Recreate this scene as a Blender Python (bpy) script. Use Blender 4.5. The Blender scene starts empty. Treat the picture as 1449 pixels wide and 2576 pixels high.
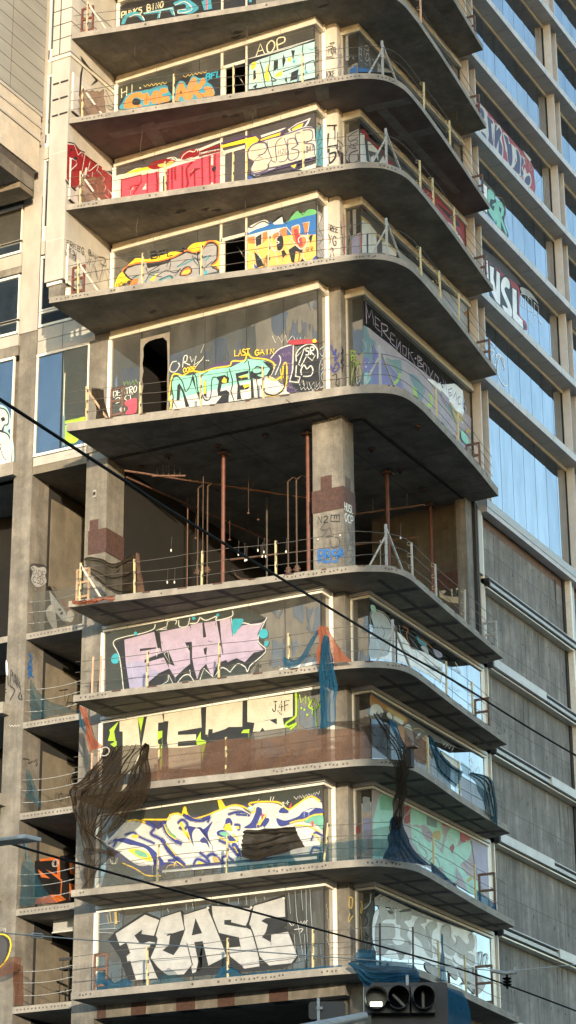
import bpy, math, random
from mathutils import Vector
random.seed(7)
SC=bpy.context.scene; COL=SC.collection
# ------------------------------------------------------------ camera geometry (surveyed from the photograph)
CAM=Vector((29.4103,-57.4533,6.969)); YAW,PIT,ROL=-0.4879,0.3729,-0.0059; FPX=5875.0
Fv=Vector((math.sin(YAW)*math.cos(PIT),math.cos(YAW)*math.cos(PIT),math.sin(PIT)))
_r=Vector((math.cos(YAW),-math.sin(YAW),0)); _u=_r.cross(Fv); _c,_s=math.cos(ROL),math.sin(ROL)
Rv=_r*_c+_u*_s; Uv=_u*_c-_r*_s
def ray(D): return Rv*((D[0]-724.5)/FPX)-Uv*((D[1]-1288)/FPX)+Fv
def bp(D,ax,v):
    d=ray(D); i='xyz'.index(ax); return CAM+d*((v-CAM[i])/d[i])
def far(D,dist): return CAM+ray(D)*dist
def T(c,r,x,y): return (483*c+x/3.0,429.33*r+y/3.0)
def Z(X0,Y0,s): return lambda x,y:((X0+x/s)*.638889,(Y0+y/s)*.638889)
def proj(P):
    d=Vector(P)-CAM; w=d.dot(Fv); return (724.5+FPX*d.dot(Rv)/w,1288-FPX*d.dot(Uv)/w)
# ------------------------------------------------------------ materials
def nmat(name):
    m=bpy.data.materials.new(name); m.use_nodes=True; nt=m.node_tree; return m,nt,nt.nodes['Principled BSDF']
def link(nt,a,b): nt.links.new(a,b)
def noise(nt,scale,detail=6,rough=.6,vec=None,stretch=None):
    tc=nt.nodes.new('ShaderNodeTexCoord'); mp=nt.nodes.new('ShaderNodeMapping')
    mp.inputs['Scale'].default_value=stretch or (1,1,1)
    link(nt,tc.outputs['Object'],mp.inputs[0])
    n=nt.nodes.new('ShaderNodeTexNoise'); n.inputs['Scale'].default_value=scale; n.inputs['Detail'].default_value=detail; n.inputs['Roughness'].default_value=rough
    link(nt,mp.outputs[0],n.inputs['Vector']); return n.outputs['Fac']
def ramp(nt,fac,stops):
    r=nt.nodes.new('ShaderNodeValToRGB'); e=r.color_ramp.elements
    e[0].position,e[0].color=stops[0][0],(*stops[0][1],1); e[1].position,e[1].color=stops[-1][0],(*stops[-1][1],1)
    for p,c in stops[1:-1]:
        x=e.new(p); x.color=(*c,1)
    link(nt,fac,r.inputs[0]); return r.outputs[0]
def mix(nt,a,b,f,mode='MIX'):
    m=nt.nodes.new('ShaderNodeMix'); m.data_type='RGBA'; m.blend_type=mode
    for k,v in ((6,a),(7,b),(0,f)):
        if hasattr(v,'is_output'): link(nt,v,m.inputs[k])
        elif k==0: m.inputs[0].default_value=v
        else: m.inputs[k].default_value=(*v,1)
    return m.outputs[2]
def bump(nt,p,h,st,dist=.02):
    b=nt.nodes.new('ShaderNodeBump'); b.inputs['Strength'].default_value=st; b.inputs['Distance'].default_value=dist
    link(nt,h,b.inputs['Height']); link(nt,b.outputs[0],p.inputs['Normal'])
def g3(v,w=0): return (v,v*(1-.06*w),v*(1-.16*w))
def concrete(name,lo,hi,warm=1,streak=.5,stain=.6,dark=(.05,.045,.04)):
    m,nt,p=nmat(name)
    a=ramp(nt,noise(nt,.9,8,.65),[(.32,g3(lo,warm)),(.5,g3((lo+hi)/2,warm)),(.68,g3(hi,warm))])
    s=ramp(nt,noise(nt,3.2,5,.6,stretch=(1,1,.07)),[(.38,(0,0,0)),(.72,(1,1,1))])
    c=mix(nt,a,g3(lo*.55,warm),streak and mix(nt,(0,0,0),s,streak))
    d=ramp(nt,noise(nt,7,7,.75),[(.52,(0,0,0)),(.75,(1,1,1))])
    c=mix(nt,c,g3(hi*1.15,warm),mix(nt,(0,0,0),d,.35))
    e=ramp(nt,noise(nt,2.1,7,.8),[(.42,(0,0,0)),(.6,(1,1,1))]); c=mix(nt,c,g3(lo*.8,warm),mix(nt,(0,0,0),e,.4))
    f=ramp(nt,noise(nt,28,3,.6),[(.62,(0,0,0)),(.74,(1,1,1))])
    c=mix(nt,c,dark,mix(nt,(0,0,0),f,stain))
    link(nt,c,p.inputs['Base Color']); p.inputs['Roughness'].default_value=.88
    bump(nt,p,noise(nt,14,8,.7),.35,.03); return m
def plain(name,col,rough=.6,metal=0,var=.15,scale=5,bst=0,stretch=None,spec=None):
    m,nt,p=nmat(name)
    lo=tuple(v*(1-var*1.6) for v in col); hi=tuple(min(1,v*(1+var)) for v in col)
    link(nt,ramp(nt,noise(nt,scale,7,.65,stretch=stretch),[(.3,lo),(.7,hi)]),p.inputs['Base Color'])
    p.inputs['Roughness'].default_value=rough; p.inputs['Metallic'].default_value=metal
    if spec is not None: p.inputs['Specular IOR Level'].default_value=spec
    if bst: bump(nt,p,noise(nt,scale*3,6,.6),bst,.02)
    return m
M={}
M['conc']=concrete('weathered_concrete',.1,.27,1.1,streak=.6,stain=.7)
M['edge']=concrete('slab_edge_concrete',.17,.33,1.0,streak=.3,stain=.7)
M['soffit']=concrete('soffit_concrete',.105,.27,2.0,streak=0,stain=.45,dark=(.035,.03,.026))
M['soffit_dark']=plain('soffit_stain',(.07,.06,.055),.9,var=.25,scale=3)
M['soffit_pale']=plain('soffit_pale_band',(.19,.17,.145),.9,var=.2,scale=3)
M['soffit_red']=plain('reddish_soffit',(.14,.105,.09),.9,var=.25,scale=1.2)  # reddish tone for the underside of a single slab
M['wallgrey']=concrete('board_marked_wall',.13,.3,.5,streak=.85,stain=.9)
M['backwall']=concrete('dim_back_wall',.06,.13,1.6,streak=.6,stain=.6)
M['inner']=concrete('inner_wall_concrete',.12,.22,2.0,streak=.4,stain=.3)
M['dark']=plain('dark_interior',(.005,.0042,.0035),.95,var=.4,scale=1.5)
M['white']=plain('cream_metal_panel',(.37,.355,.325),.55,var=.16,scale=1.1,stretch=(1,1,.4))
M['fin']=plain('pale_fin_metal',(.5,.5,.49),.5,var=.08,scale=2)
M['whitef']=plain('white_frame_paint',(.7,.68,.62),.45,var=.08,scale=6)
M['champ']=plain('champagne_metal',(.6,.56,.47),.38,metal=.2,var=.1,scale=4)
M['champd']=plain('champagne_soffit_panel',(.44,.43,.42),.5,metal=.1,var=.1,scale=2)
M['band']=plain('pale_sill_band',(.46,.465,.46),.5,var=.1,scale=2)
M['alu']=plain('galvanised_channel',(.36,.37,.37),.5,metal=.15,var=.18,scale=9,stretch=(1,.2,4))
M['joint']=plain('dark_joint_and_void',(.02,.02,.02),.8,var=.1)
M['grey_panel']=plain('grey_metal_cladding',(.32,.33,.32),.5,metal=.2,var=.09,scale=1.0,stretch=(1,.3,2))
M['rust']=plain('oxide_red_plate',(.062,.03,.024),.75,var=.3,scale=9)
M['redsteel']=plain('red_oxide_steel',(.12,.042,.027),.6,var=.2,scale=6)
M['pipe']=plain('rusty_pipe',(.07,.042,.028),.6,metal=.2,var=.3,scale=9)
M['yellow']=plain('yellow_timber_post',(.47,.4,.22),.6,var=.12,scale=9)
M['pink']=plain('bare_timber_post',(.55,.33,.22),.7,var=.2,scale=8)
M['steel']=plain('grey_steel_post',(.3,.3,.285),.5,metal=.2,var=.15,scale=12)
M['lumber']=plain('old_lumber',(.33,.23,.15),.8,var=.3,scale=7,stretch=(1,1,.2))
M['brownframe']=plain('brown_steel_frame',(.13,.07,.05),.6,var=.3,scale=9)
M['wire']=plain('guard_wire_steel',(.09,.08,.07),.55,metal=.3,var=.2)
M['cable']=plain('black_cable_rubber',(.006,.006,.007),.9,var=.2,spec=.1)
M['black']=plain('black_signal_plastic',(.006,.006,.007),.42,var=.15,scale=5)
M['housing']=plain('signal_housing',(.005,.005,.006),.35,var=.2,scale=5)
M['asphalt']=plain('asphalt',(.05,.05,.052),.9,var=.3,scale=20,bst=.3)
M['paving']=concrete('pavement_concrete',.22,.32,.5)
M['facade']=plain('brick_facade',(.36,.35,.33),.8,var=.2,scale=.5)
M['facade2']=plain('pale_facade',(.42,.4,.37),.7,var=.15,scale=.5)
def glass(name,base,ior,tint,wave=.12,sc=(.55,.55,.3)):
    m=bpy.data.materials.new(name); m.use_nodes=True; nt=m.node_tree; N=nt.nodes
    N.remove(N['Principled BSDF']); out=N['Material Output']
    d=N.new('ShaderNodeBsdfDiffuse'); g=N.new('ShaderNodeBsdfGlossy'); g.inputs['Roughness'].default_value=.015; g.inputs['Color'].default_value=(*tint,1)
    link(nt,ramp(nt,noise(nt,1.2,5,.6,stretch=(1,1,.35)),[(.35,tuple(v*.7 for v in base)),(.7,tuple(v*1.5 for v in base))]),d.inputs['Color'])
    link(nt,ramp(nt,noise(nt,2.2,7,.7,stretch=(1,1,.25)),[(.3,tuple(v*.8 for v in tint)),(.6,tint)]),g.inputs['Color']); fr=N.new('ShaderNodeFresnel'); fr.inputs['IOR'].default_value=ior
    b=N.new('ShaderNodeBump'); b.inputs['Strength'].default_value=wave; b.inputs['Distance'].default_value=.05
    link(nt,noise(nt,1.0,2,.4,stretch=sc),b.inputs['Height']); link(nt,b.outputs[0],g.inputs['Normal'])
    mx=N.new('ShaderNodeMixShader'); link(nt,fr.outputs[0],mx.inputs[0]); link(nt,d.outputs[0],mx.inputs[1]); link(nt,g.outputs[0],mx.inputs[2]); link(nt,mx.outputs[0],out.inputs['Surface'])
    return m
M['glass']=glass('tinted_window_glass',(.06,.06,.056),2.9,(.95,.93,.88),.10,(1.2,1.2,.35))
M['mirror']=glass('coated_sky_glass',(.012,.014,.016),7.0,(.97,.99,1),.025)
M['mirror2']=glass('coated_sky_glass_b',(.012,.014,.016),5.6,(.93,.97,1),.03)
M['mirror3']=glass('coated_sky_glass_c',(.014,.016,.018),6.4,(.97,.98,.98),.02)
M['blueglass']=glass('blue_tinted_glass',(.02,.03,.045),2.6,(.8,.9,1),.12,(1.4,1.4,.25))
def net(name,col,alpha,scale=60):
    m=bpy.data.materials.new(name); m.use_nodes=True; nt=m.node_tree; N=nt.nodes; N.remove(N['Principled BSDF']); out=N['Material Output']
    d=N.new('ShaderNodeBsdfDiffuse'); tr=N.new('ShaderNodeBsdfTransparent'); t2=N.new('ShaderNodeBsdfTranslucent')
    cc=ramp(nt,noise(nt,1.6,6,.6),[(.3,tuple(v*.88 for v in col)),(.7,tuple(v*1.1 for v in col))])
    link(nt,cc,d.inputs['Color']); link(nt,cc,t2.inputs['Color'])
    a=N.new('ShaderNodeMixShader'); a.inputs[0].default_value=.35; link(nt,d.outputs[0],a.inputs[1]); link(nt,t2.outputs[0],a.inputs[2])
    mr=N.new('ShaderNodeMapRange'); link(nt,noise(nt,3.0,6,.7,stretch=(1,1,.5)),mr.inputs[0])
    mr.inputs[1].default_value=.3; mr.inputs[2].default_value=.7; mr.inputs[3].default_value=max(0,alpha-.05); mr.inputs[4].default_value=min(1,alpha+.05)
    mx=N.new('ShaderNodeMixShader'); link(nt,mr.outputs[0],mx.inputs[0]); link(nt,tr.outputs[0],mx.inputs[1]); link(nt,a.outputs[0],mx.inputs[2]); link(nt,mx.outputs[0],out.inputs['Surface'])
    return m
M['n_brown']=net('brown_debris_mesh',(.15,.09,.065),.76)
M['n_black']=net('black_debris_mesh',(.04,.031,.022),.74)
M['n_tarp']=net('black_tarp',(.03,.024,.018),.97)
M['n_blue']=net('blue_debris_mesh',(.018,.085,.16),.82)
M['n_navy']=net('navy_debris_mesh',(.02,.05,.09),.9)
M['n_teal']=net('teal_debris_mesh',(.02,.08,.11),.5)
M['n_tealf']=net('dense_teal_mesh',(.018,.06,.085),.78)
M['n_orange']=net('orange_debris_mesh',(.27,.085,.045),.8)
M['n_grey']=net('grey_debris_mesh',(.13,.14,.13),.45)
M['n_red']=net('red_brown_mesh',(.15,.065,.04),.66)
PAL=dict(k=(.012,.012,.014),w=(.5,.51,.49),s=(.36,.37,.38),o=(.5,.2,.05),t=(.04,.24,.34),t2=(.03,.3,.45),c=(.52,.5,.36),lt=(.3,.46,.46),
 pk=(.6,.06,.1),r=(.2,.004,.01),rd=(.2,.015,.02),y=(.72,.5,.03),yo=(.75,.4,.1),g=(.16,.17,.17),gr=(.27,.27,.28),m=(.2,.52,.42),pu=(.06,.04,.11),pl=(.33,.27,.37),
 li=(.27,.26,.4),lm=(.3,.48,.03),b=(.02,.12,.36),bd=(.03,.04,.2),cr=(.46,.43,.34),tq=(.03,.28,.36),or_=(.62,.16,.04),gn=(.1,.33,.12),nv=(.04,.04,.11),mt=(.27,.55,.47),mg=(.13,.36,.26),
 dk=(.05,.045,.05),lp=(.3,.26,.29),vi=(.13,.12,.3),sg=(.12,.2,.21),gy=(.34,.38,.42),pw=(.75,.8,.85),br=(.3,.12,.02),ma=(.3,.03,.04),gp=(.4,.3,.1),bl=(.03,.07,.3),tg=(.3,.52,.5),mv=(.3,.25,.32),dg=(.03,.035,.03),pp=(.35,.1,.03))
def paint(c):
    k='paint_'+c
    if k not in M:
        col=PAL[c]; m,nt,p=nmat('spray_paint_'+str(len(M)))
        a=ramp(nt,noise(nt,2.6,8,.7),[(.3,tuple(v*.78 for v in col)),(.7,tuple(min(1,v*1.14+.004) for v in col))])
        st=ramp(nt,noise(nt,9,4,.6,stretch=(.35,.35,2.2)),[(.45,(0,0,0)),(.75,(1,1,1))])
        a=mix(nt,a,tuple(min(1,v*.72+.02) for v in col),mix(nt,(0,0,0),st,.55))
        sp=ramp(nt,noise(nt,22,4,.6),[(.64,(0,0,0)),(.72,(1,1,1))])
        a=mix(nt,a,(.05,.05,.045),mix(nt,(0,0,0),sp,.35))
        link(nt,a,p.inputs['Base Color']); p.inputs['Roughness'].default_value=.5; M[k]=m
    return M[k]
def soft(c):
    k='soft_'+c
    if k not in M:
        m=bpy.data.materials.new('overspray_'+str(len(M))); m.use_nodes=True; nt=m.node_tree; N=nt.nodes; N.remove(N['Principled BSDF']); out=N['Material Output']
        d=N.new('ShaderNodeBsdfDiffuse'); d.inputs['Color'].default_value=(*PAL[c],1); tr=N.new('ShaderNodeBsdfTransparent'); mx=N.new('ShaderNodeMixShader')
        f=ramp(nt,noise(nt,30,4,.7),[(.35,(.05,.05,.05)),(.7,(.6,.6,.6))])
        link(nt,f,mx.inputs[0]); link(nt,tr.outputs[0],mx.inputs[1]); link(nt,d.outputs[0],mx.inputs[2]); link(nt,mx.outputs[0],out.inputs['Surface']); M[k]=m
    return M[k]
# ------------------------------------------------------------ mesh builder
class MB:
    def __init__(s): s.v=[];s.f=[];s.m=[];s.ms=[]
    def mi(s,m):
        if m not in s.ms: s.ms.append(m)
        return s.ms.index(m)
    def face(s,pts,m):
        n=len(s.v); s.v+=[tuple(p) for p in pts]; s.f.append(tuple(range(n,n+len(pts)))); s.m.append(s.mi(m))
    def box(s,x0,x1,y0,y1,z0,z1,m):
        n=len(s.v); s.v+=[(x,y,z) for z in (z0,z1) for y in (y0,y1) for x in (x0,x1)]
        for f in ((0,2,3,1),(4,5,7,6),(0,1,5,4),(2,6,7,3),(0,4,6,2),(1,3,7,5)): s.f.append(tuple(n+i for i in f)); s.m.append(s.mi(m))
    def prism(s,poly,z0,z1,m,mtop=None,mbot=None):
        n=len(s.v); k=len(poly)
        s.v+=[(p[0],p[1],z0) for p in poly]+[(p[0],p[1],z1) for p in poly]
        for i in range(k):
            j=(i+1)%k; s.f.append((n+i,n+j,n+k+j,n+k+i)); s.m.append(s.mi(m))
        s.f.append(tuple(n+i for i in reversed(range(k)))); s.m.append(s.mi(mbot or m))
        s.f.append(tuple(n+k+i for i in range(k))); s.m.append(s.mi(mtop or m))
    def tube(s,pts,r,m,n=6,cap=True):
        pts=[Vector(p) for p in pts]; b=len(s.v); k=s.mi(m)
        for i,p in enumerate(pts):
            d=(pts[min(i+1,len(pts)-1)]-pts[max(i-1,0)]).normalized()
            a=d.cross(Vector((0,0,1)) if abs(d.z)<.9 else Vector((1,0,0))).normalized(); c=d.cross(a)
            rr=r[i] if isinstance(r,(list,tuple)) else r
            for j in range(n):
                t=2*math.pi*(j+.5)/n; s.v.append(tuple(p+a*math.cos(t)*rr+c*math.sin(t)*rr))
        for i in range(len(pts)-1):
            for j in range(n): s.f.append((b+i*n+j,b+i*n+(j+1)%n,b+(i+1)*n+(j+1)%n,b+(i+1)*n+j)); s.m.append(k)
        if cap:
            s.f.append(tuple(b+j for j in reversed(range(n)))); s.m.append(k); e=b+(len(pts)-1)*n
            s.f.append(tuple(e+j for j in range(n))); s.m.append(k)
    def bar(s,a,b,w,h,m):
        s.tube([a,b],max(w,h)*.7,m,4)
    def build(s,name,parent=None,smooth=False,bevel=0):
        me=bpy.data.meshes.new(name); me.from_pydata(s.v,[],s.f); 
        for m in s.ms: me.materials.append(m)
        me.polygons.foreach_set('material_index',s.m)
        if smooth: me.polygons.foreach_set('use_smooth',[True]*len(s.f))
        me.update(); o=bpy.data.objects.new(name,me); COL.objects.link(o)
        if parent: o.parent=parent
        if bevel:
            b=o.modifiers.new('b','BEVEL'); b.width=bevel; b.segments=2; b.limit_method='ANGLE'
        return o
def tag(o,label=None,cat=None,group=None,kind=None):
    if label: o['label']=label
    if cat: o['category']=cat
    if group: o['group']=group
    if kind: o['kind']=kind
    return o
def thing(name,label,cat,group=None):
    o=bpy.data.objects.new(name,None); COL.objects.link(o); return tag(o,label,cat,group)
M['stain_pale']=plain('lime_run',(.33,.32,.29),.9,var=.2)
# ------------------------------------------------------------ setting
ZS={-4:65.4,-3:62.2,-2:59.0,-1:55.8,0:52.6,1:49.4,2:46.2,3:43.03,4:39.87,5:35.5,6:29.84,7:26.94,8:24.08,9:21.18,10:18.28}
TH=.2; GZ=5.27
def thk(k): return .28 if k==5 else .2
b=MB(); b.face([(-900,-900,GZ),(900,-900,GZ),(900,900,GZ),(-900,900,GZ)],M['asphalt']); tag(b.build('ground'),kind='structure')
b=MB(); b.box(-60,6,-6,-.02,GZ,GZ+.14,M['paving']); b.box(1.4,6,-.02,90,GZ,GZ+.14,M['paving']); tag(b.build('pavement'),kind='structure')
UP=[(-7.58,-2.7),(-5.45,-2.21),(-3.5,-1.78),(-1.4,-1.28),(.72,-.9),(1.55,-.72),(1.97,-.57),(2.42,-.26),(2.7,.2),(2.83,.8),(2.8,1.9),(2.64,3.9),(2.46,5.7),(2.1,9.06)]
OUT={k:UP for k in (-1,0,1,2,3)}
OUT[4]=[(-8.11,-2.69)]+UP[1:]
OUT[5]=[(-7.55,-2.33),(-5.5,-1.93),(-3.5,-1.5),(-1.5,-1.08),(.58,-.77),(1.4,-.62),(1.85,-.45),(2.29,-.2),(2.58,.13),(2.73,.7),(2.74,1.6),(2.56,3.94),(2.3,6.57),(1.98,9.06)]
OUT[6]=[(-7.45,-2.07),(-5.39,-1.75),(-3.55,-1.43),(-1.48,-1.13),(.58,-.88),(1.4,-.73),(1.85,-.53),(2.24,-.28),(2.47,.04),(2.58,.66),(2.5,1.8),(2.32,4.05),(2.15,6.4),(1.98,8.9)]
OUT[7]=[(-7.34,-1.83),(-5.4,-1.6),(-3.6,-1.38),(-1.5,-1.13),(.55,-.93),(1.4,-.75),(1.85,-.56),(2.24,-.28),(2.47,.08),(2.58,.7),(2.5,2.0),(2.32,4.2),(2.18,6.4),(2.05,8.75)]
OUT[8]=[(-7.38,-1.72),(-4.86,-1.46),(-3.5,-1.3),(-2.05,-1.1),(.42,-.92),(1.4,-.75),(1.85,-.56),(2.24,-.28),(2.5,.08),(2.62,.7),(2.52,2.2),(2.32,4.2),(2.18,6.4),(2.05,8.72)]
OUT[9]=[(-7.42,-1.53),(-5.5,-1.38),(-3.5,-1.3),(-1.38,-1.27),(.63,-1.14),(1.4,-1.0),(1.9,-.82),(2.3,-.52),(2.55,-.12),(2.68,.4),(2.66,1.2),(2.48,3.05),(2.25,5.44),(2.02,8.85)]
OUT[10]=[(-7.47,-1.31),(-5.5,-1.27),(-3.5,-1.25),(-1.46,-1.22),(.63,-1.12),(1.4,-1.0),(1.9,-.82),(2.3,-.52),(2.56,-.12),(2.7,.4),(2.68,1.2),(2.5,3.05),(2.27,5.44),(1.98,9.0)]
def cr(pts,n=5,closed=False):
    P=[Vector(p) for p in pts]; o=[]; L=len(P)
    for i in range(L if closed else L-1):
        if closed: a,b_,c,d=P[i-1],P[i],P[(i+1)%L],P[(i+2)%L]
        else: a,b_,c,d=P[max(i-1,0)],P[i],P[i+1],P[min(i+2,L-1)]
        for j in range(n):
            t=j/n; o.append(.5*((2*b_)+(c-a)*t+(2*a-5*b_+4*c-d)*t*t+(3*b_-a-3*c+d)*t**3))
    if not closed: o.append(P[-1])
    return o
EDG={k:cr(v[0:5],1)[:-1]+cr(v[4:11],4)[:-1]+cr(v[10:],1) for k,v in OUT.items()}
def inset(k,d):
    P=EDG[k]; o=[]
    for i,p in enumerate(P):
        t=(P[min(i+1,len(P)-1)]-P[max(i-1,0)]).normalized(); o.append(p+Vector((-t.y,t.x))*d)
    return o
def walk(k,d,step=.02):
    P=inset(k,d); 
    for a,b_ in zip(P,P[1:]):
        n=max(1,int((b_-a).length/step))
        for j in range(n): yield a.lerp(b_,j/n)
def at_x(k,Dx,d=.09):
    z=ZS[k]+thk(k); best=None
    for p in walk(k,d):
        q=abs(proj((p.x,p.y,z))[0]-Dx)
        if best is None or q<best[0]: best=(q,p.copy())
    return best[1]
tower=thing('corner_tower','unfinished concrete corner tower with curved balcony slabs and graffiti covered windows','building')
wing=thing('glazed_wing','long right wing with sky reflecting ribbon windows above bare concrete walls','building')
lwing=thing('left_wing','recessed left wing with tall concrete columns and open bays','building')
ptower=thing('panelled_tower','grey metal clad block overhanging at the top left corner','building')
def disc(b,c,t,r,m,n=8,off=.004):
    nrm=Vector((t.y,-t.x,0)); pts=[]
    for i in range(n):
        a=2*math.pi*i/n; pts.append(Vector((c.x,c.y,c.z))+nrm*off+Vector((t.x,t.y,0))*math.cos(a)*r+Vector((0,0,1))*math.sin(a)*r)
    b.face(pts,m)
for k in sorted(OUT):
    z=ZS[k]; th=thk(k); E=EDG[k]
    back=[(1.06,9.12),(1.0,9.14),(1.0,14),(-8.05 if k<5 else -8.25,14),(-8.05 if k==4 else (-7.6 if k<5 else -8.25),.05 if k<5 else .06),(-7.58 if k!=4 else -8.05,.04)]
    if k>=5: back[-1]=(E[0].x,.03)
    poly=[(p.x,p.y) for p in E]+back
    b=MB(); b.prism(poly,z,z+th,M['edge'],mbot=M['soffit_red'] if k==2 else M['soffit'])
    # drip edge lip under the slab nose
    IN=inset(k,.09)
    # tie holes on the nose
    q=list(walk(k,0,.05)); hole=M['joint'] if False else M['soffit_dark']
    rows={1:[],2:[(.5,8),(3.0,1),(8.0,14),(10.3,6)],3:[(.4,6),(3,1),(7.7,12),(10.3,5)],4:[(.3,9),(7.4,16),(10,6)],6:[(.3,6),(3,1),(6.6,18),(9.9,4)],7:[(.3,7),(6.6,14),(9.8,4)],8:[(6.4,18),(9.6,5)],9:[(.3,2),(6.4,14),(9.3,8)],10:[(.3,4),(5.4,12),(8,4),(10.5,3)],0:[],5:[],-1:[]}
    L=[0]
    for a,c in zip(q,q[1:]): L.append(L[-1]+(c-a).length)
    def pos(s):
        for i in range(len(q)-1):
            if L[i+1]>=s: return q[i],(q[i+1]-q[i]).normalized()
        return q[-2],(q[-1]-q[-2]).normalized()
    for s0,n in rows.get(k,[]):
        for i in range(n):
            p,t=pos(s0+i*.13+random.uniform(-.015,.015)); disc(b,Vector((p.x,p.y,z+th*.5+random.uniform(-.02,.02))),t,.03,hole)
    s=12
    while s<L[-1] and k>5:
        for i in range(3):
            p,t=pos(min(s+i*.1,L[-1]-.1)); disc(b,Vector((p.x,p.y,z+th*.5)),t,.022,hole)
        s+=1.15
    for i in range(3 if k not in (5,6,7) else 0):
        p,t=pos(random.uniform(1,7)); disc(b,Vector((p.x,p.y,z+th*.5)),t,.04,hole)
    if k in (5,6,7):
        s=1.3
        while s<L[-1]-.5:
            p,t=pos(s); p2,_=pos(s+random.uniform(.16,.3)); n_=Vector((t.y,-t.x))*.004
            b.face([(p.x+n_.x,p.y+n_.y,z+th-.045),(p2.x+n_.x,p2.y+n_.y,z+th-.045),(p2.x+n_.x,p2.y+n_.y,z+th+.003),(p.x+n_.x,p.y+n_.y,z+th+.003)],M['rust']); s+=1.12
    # soffit marks
    zz=z-.004
    if k>=6 and k<10:
        x=-6.9
        def lim(x): 
            for a,c in zip(E,E[1:]):
                if a.x<=x<=c.x: return a.y+(c.y-a.y)*(x-a.x)/(c.x-a.x)
            return -.5
        while x<.3:
            y0=lim(x)+.12; b.face([(x,y0,zz),(x+.2,y0,zz),(x+.42,-.06,zz),(x+.2,-.06,zz)],M['soffit_dark']); x+=1.35
        for a0 in (.5,):
            for i in range(8):
                xa=-7+i*.9; xb=xa+.9; ya=lim(xa)*a0; yb=lim(xb)*a0; b.face([(xa,ya-.06,zz-.002),(xb,yb-.06,zz-.002),(xb,yb+.06,zz-.002),(xa,ya+.06,zz-.002)],M['soffit_dark'])
        y=1.2
        def limx(y):
            for a,c in zip(E,E[1:]):
                if a.y<=y<=c.y and a.x>1.5: return a.x+(c.x-a.x)*(y-a.y)/max(1e-6,c.y-a.y)
            return 2.0
        while y<8.8:
            b.face([(1.1,y,zz),(limx(y)-.1,y+.1,zz),(limx(y)-.1,y+.4,zz),(1.1,y+.3,zz)],M['soffit_dark']); y+=1.7
        b.face([(1.7,.2,zz-.002),(1.85,.2,zz-.002),(1.62,8.6,zz-.002),(1.5,8.6,zz-.002)],M['soffit_dark'])
    elif k<=4:
        for x in (-6.4,-5.2,-4,-2.8,-1.6,-.4,.8): b.face([(x,-1.35 if x<-4 else -.7,zz-.001),(x+.014,-1.35 if x<-4 else -.7,zz-.001),(x+.014,-.05,zz-.001),(x,-.05,zz-.001)],M['soffit_dark'])
        for y in (1.5,2.7,3.9,5.1,6.3,7.5): b.face([(1.1,y,zz-.001),(2.15,y,zz-.001),(2.15,y+.014,zz-.001),(1.1,y+.014,zz-.001)],M['soffit_dark'])
        for i in range(7):
            cx,cy=random.uniform(-6.5,1),random.uniform(-.9,-.2); b.face([(cx+random.uniform(.05,.3)*math.cos(a),cy+random.uniform(.04,.14)*math.sin(a),zz-.0015-i*.0002) for a in [j*.7 for j in range(9)]],M['soffit_dark'] if i%2 else M['soffit_pale'])
        if k<=2:
            for xa in (-5.6,-2.2,.4): b.face([(xa,-1.5 if xa<-3 else -.85,zz),(xa+.5,-1.5 if xa<-3 else -.82,zz),(xa+.1,-.05,zz),(xa-.3,-.05,zz)],M['soffit_pale'])
            b.face([(-6.8,-1.6,zz-.002),(-1,-.75,zz-.002),(-1,-.5,zz-.002),(-6.8,-1.2,zz-.002)],M['soffit_pale'])
            b.face([(1.2,.9,zz),(1.2,1.3,zz),(2.7,1.5,zz),(2.75,1.1,zz)],M['soffit_pale']); b.face([(1.1,3.1,zz),(1.1,3.4,zz),(2.6,3.5,zz),(2.6,3.1,zz)],M['soffit_pale'])
            b.face([(1.5,1.4,zz-.002),(1.85,1.4,zz-.002),(1.7,7.5,zz-.002),(1.45,7.5,zz-.002)],M['soffit_pale'])
    elif k==5:
        for x in (-6.2,-3.3,-.5): b.face([(x,-1.2,zz),(x+.025,-1.2,zz),(x+.025,13,zz),(x,13,zz)],M['soffit_dark'])
        for y in (-.6,2.1,4.8,7.5): b.face([(-7,y,zz-.002),(2.2 if y>0 else 1,y,zz-.002),(2.2 if y>0 else 1,y+.025,zz-.002),(-7,y+.025,zz-.002)],M['soffit_dark'])
        # black sealant gasket track
        tr=[(-7.49,.17),(-.11,.14),(-.11,.6)]; 
        b.box(-7.49,-.05,.1,.2,z-.05,z-.001,M['joint']); b.box(-.1,-.02,.2,.62,z-.05,z-.001,M['joint']); b.box(.45,.95,1.1,1.2,z-.05,z-.001,M['joint']); b.box(.86,.96,1.2,9.2,z-.05,z-.001,M['joint'])
    b.build('floor_slab',tower)
# ------------------------------------------------------------ columns of the tower
b=MB()
def chamf(x0,x1,y0,y1,c): return [(x0+c,y0),(x1-c,y0),(x1,y0+c),(x1,y1-c),(x1-c,y1),(x0+c,y1),(x0,y1-c),(x0,y0+c)]
M['colpale']=concrete('pale_patched_concrete',.42,.55,1.1,streak=.15,stain=.45)
colparts=[]
for (za,zb,mt,c) in [(GZ,18.28,'conc',.01),(18.48,21.18,'conc',.02),(21.38,24.08,'conc',.02),(24.28,26.94,'conc',.02),(27.14,29.84,'conc',.02),(30.04,35.5,'conc',.015),(35.78,39.87,'conc',.02),(40.07,43.03,'colpale',.07),(43.23,46.2,'colpale',.07),(46.4,49.4,'colpale',.07),(49.6,52.6,'colpale',.07)]:
    b=MB(); b.prism(chamf(-.56,.47,.6,1.37,c),za+.001,zb-.001,M[mt]); o=b.build('corner_column',tower); colparts.append(o)
b=MB(); b.box(-.575,.485,.585,1.385,32.45,33.17,M['rust']); b.box(-.28,.1,.597,.6,33.17,33.6,M['rust']); b.box(.471,.475,.75,1.1,33.17,33.55,M['soffit_dark']); b.build('rust_collar',colparts[5])
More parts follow.
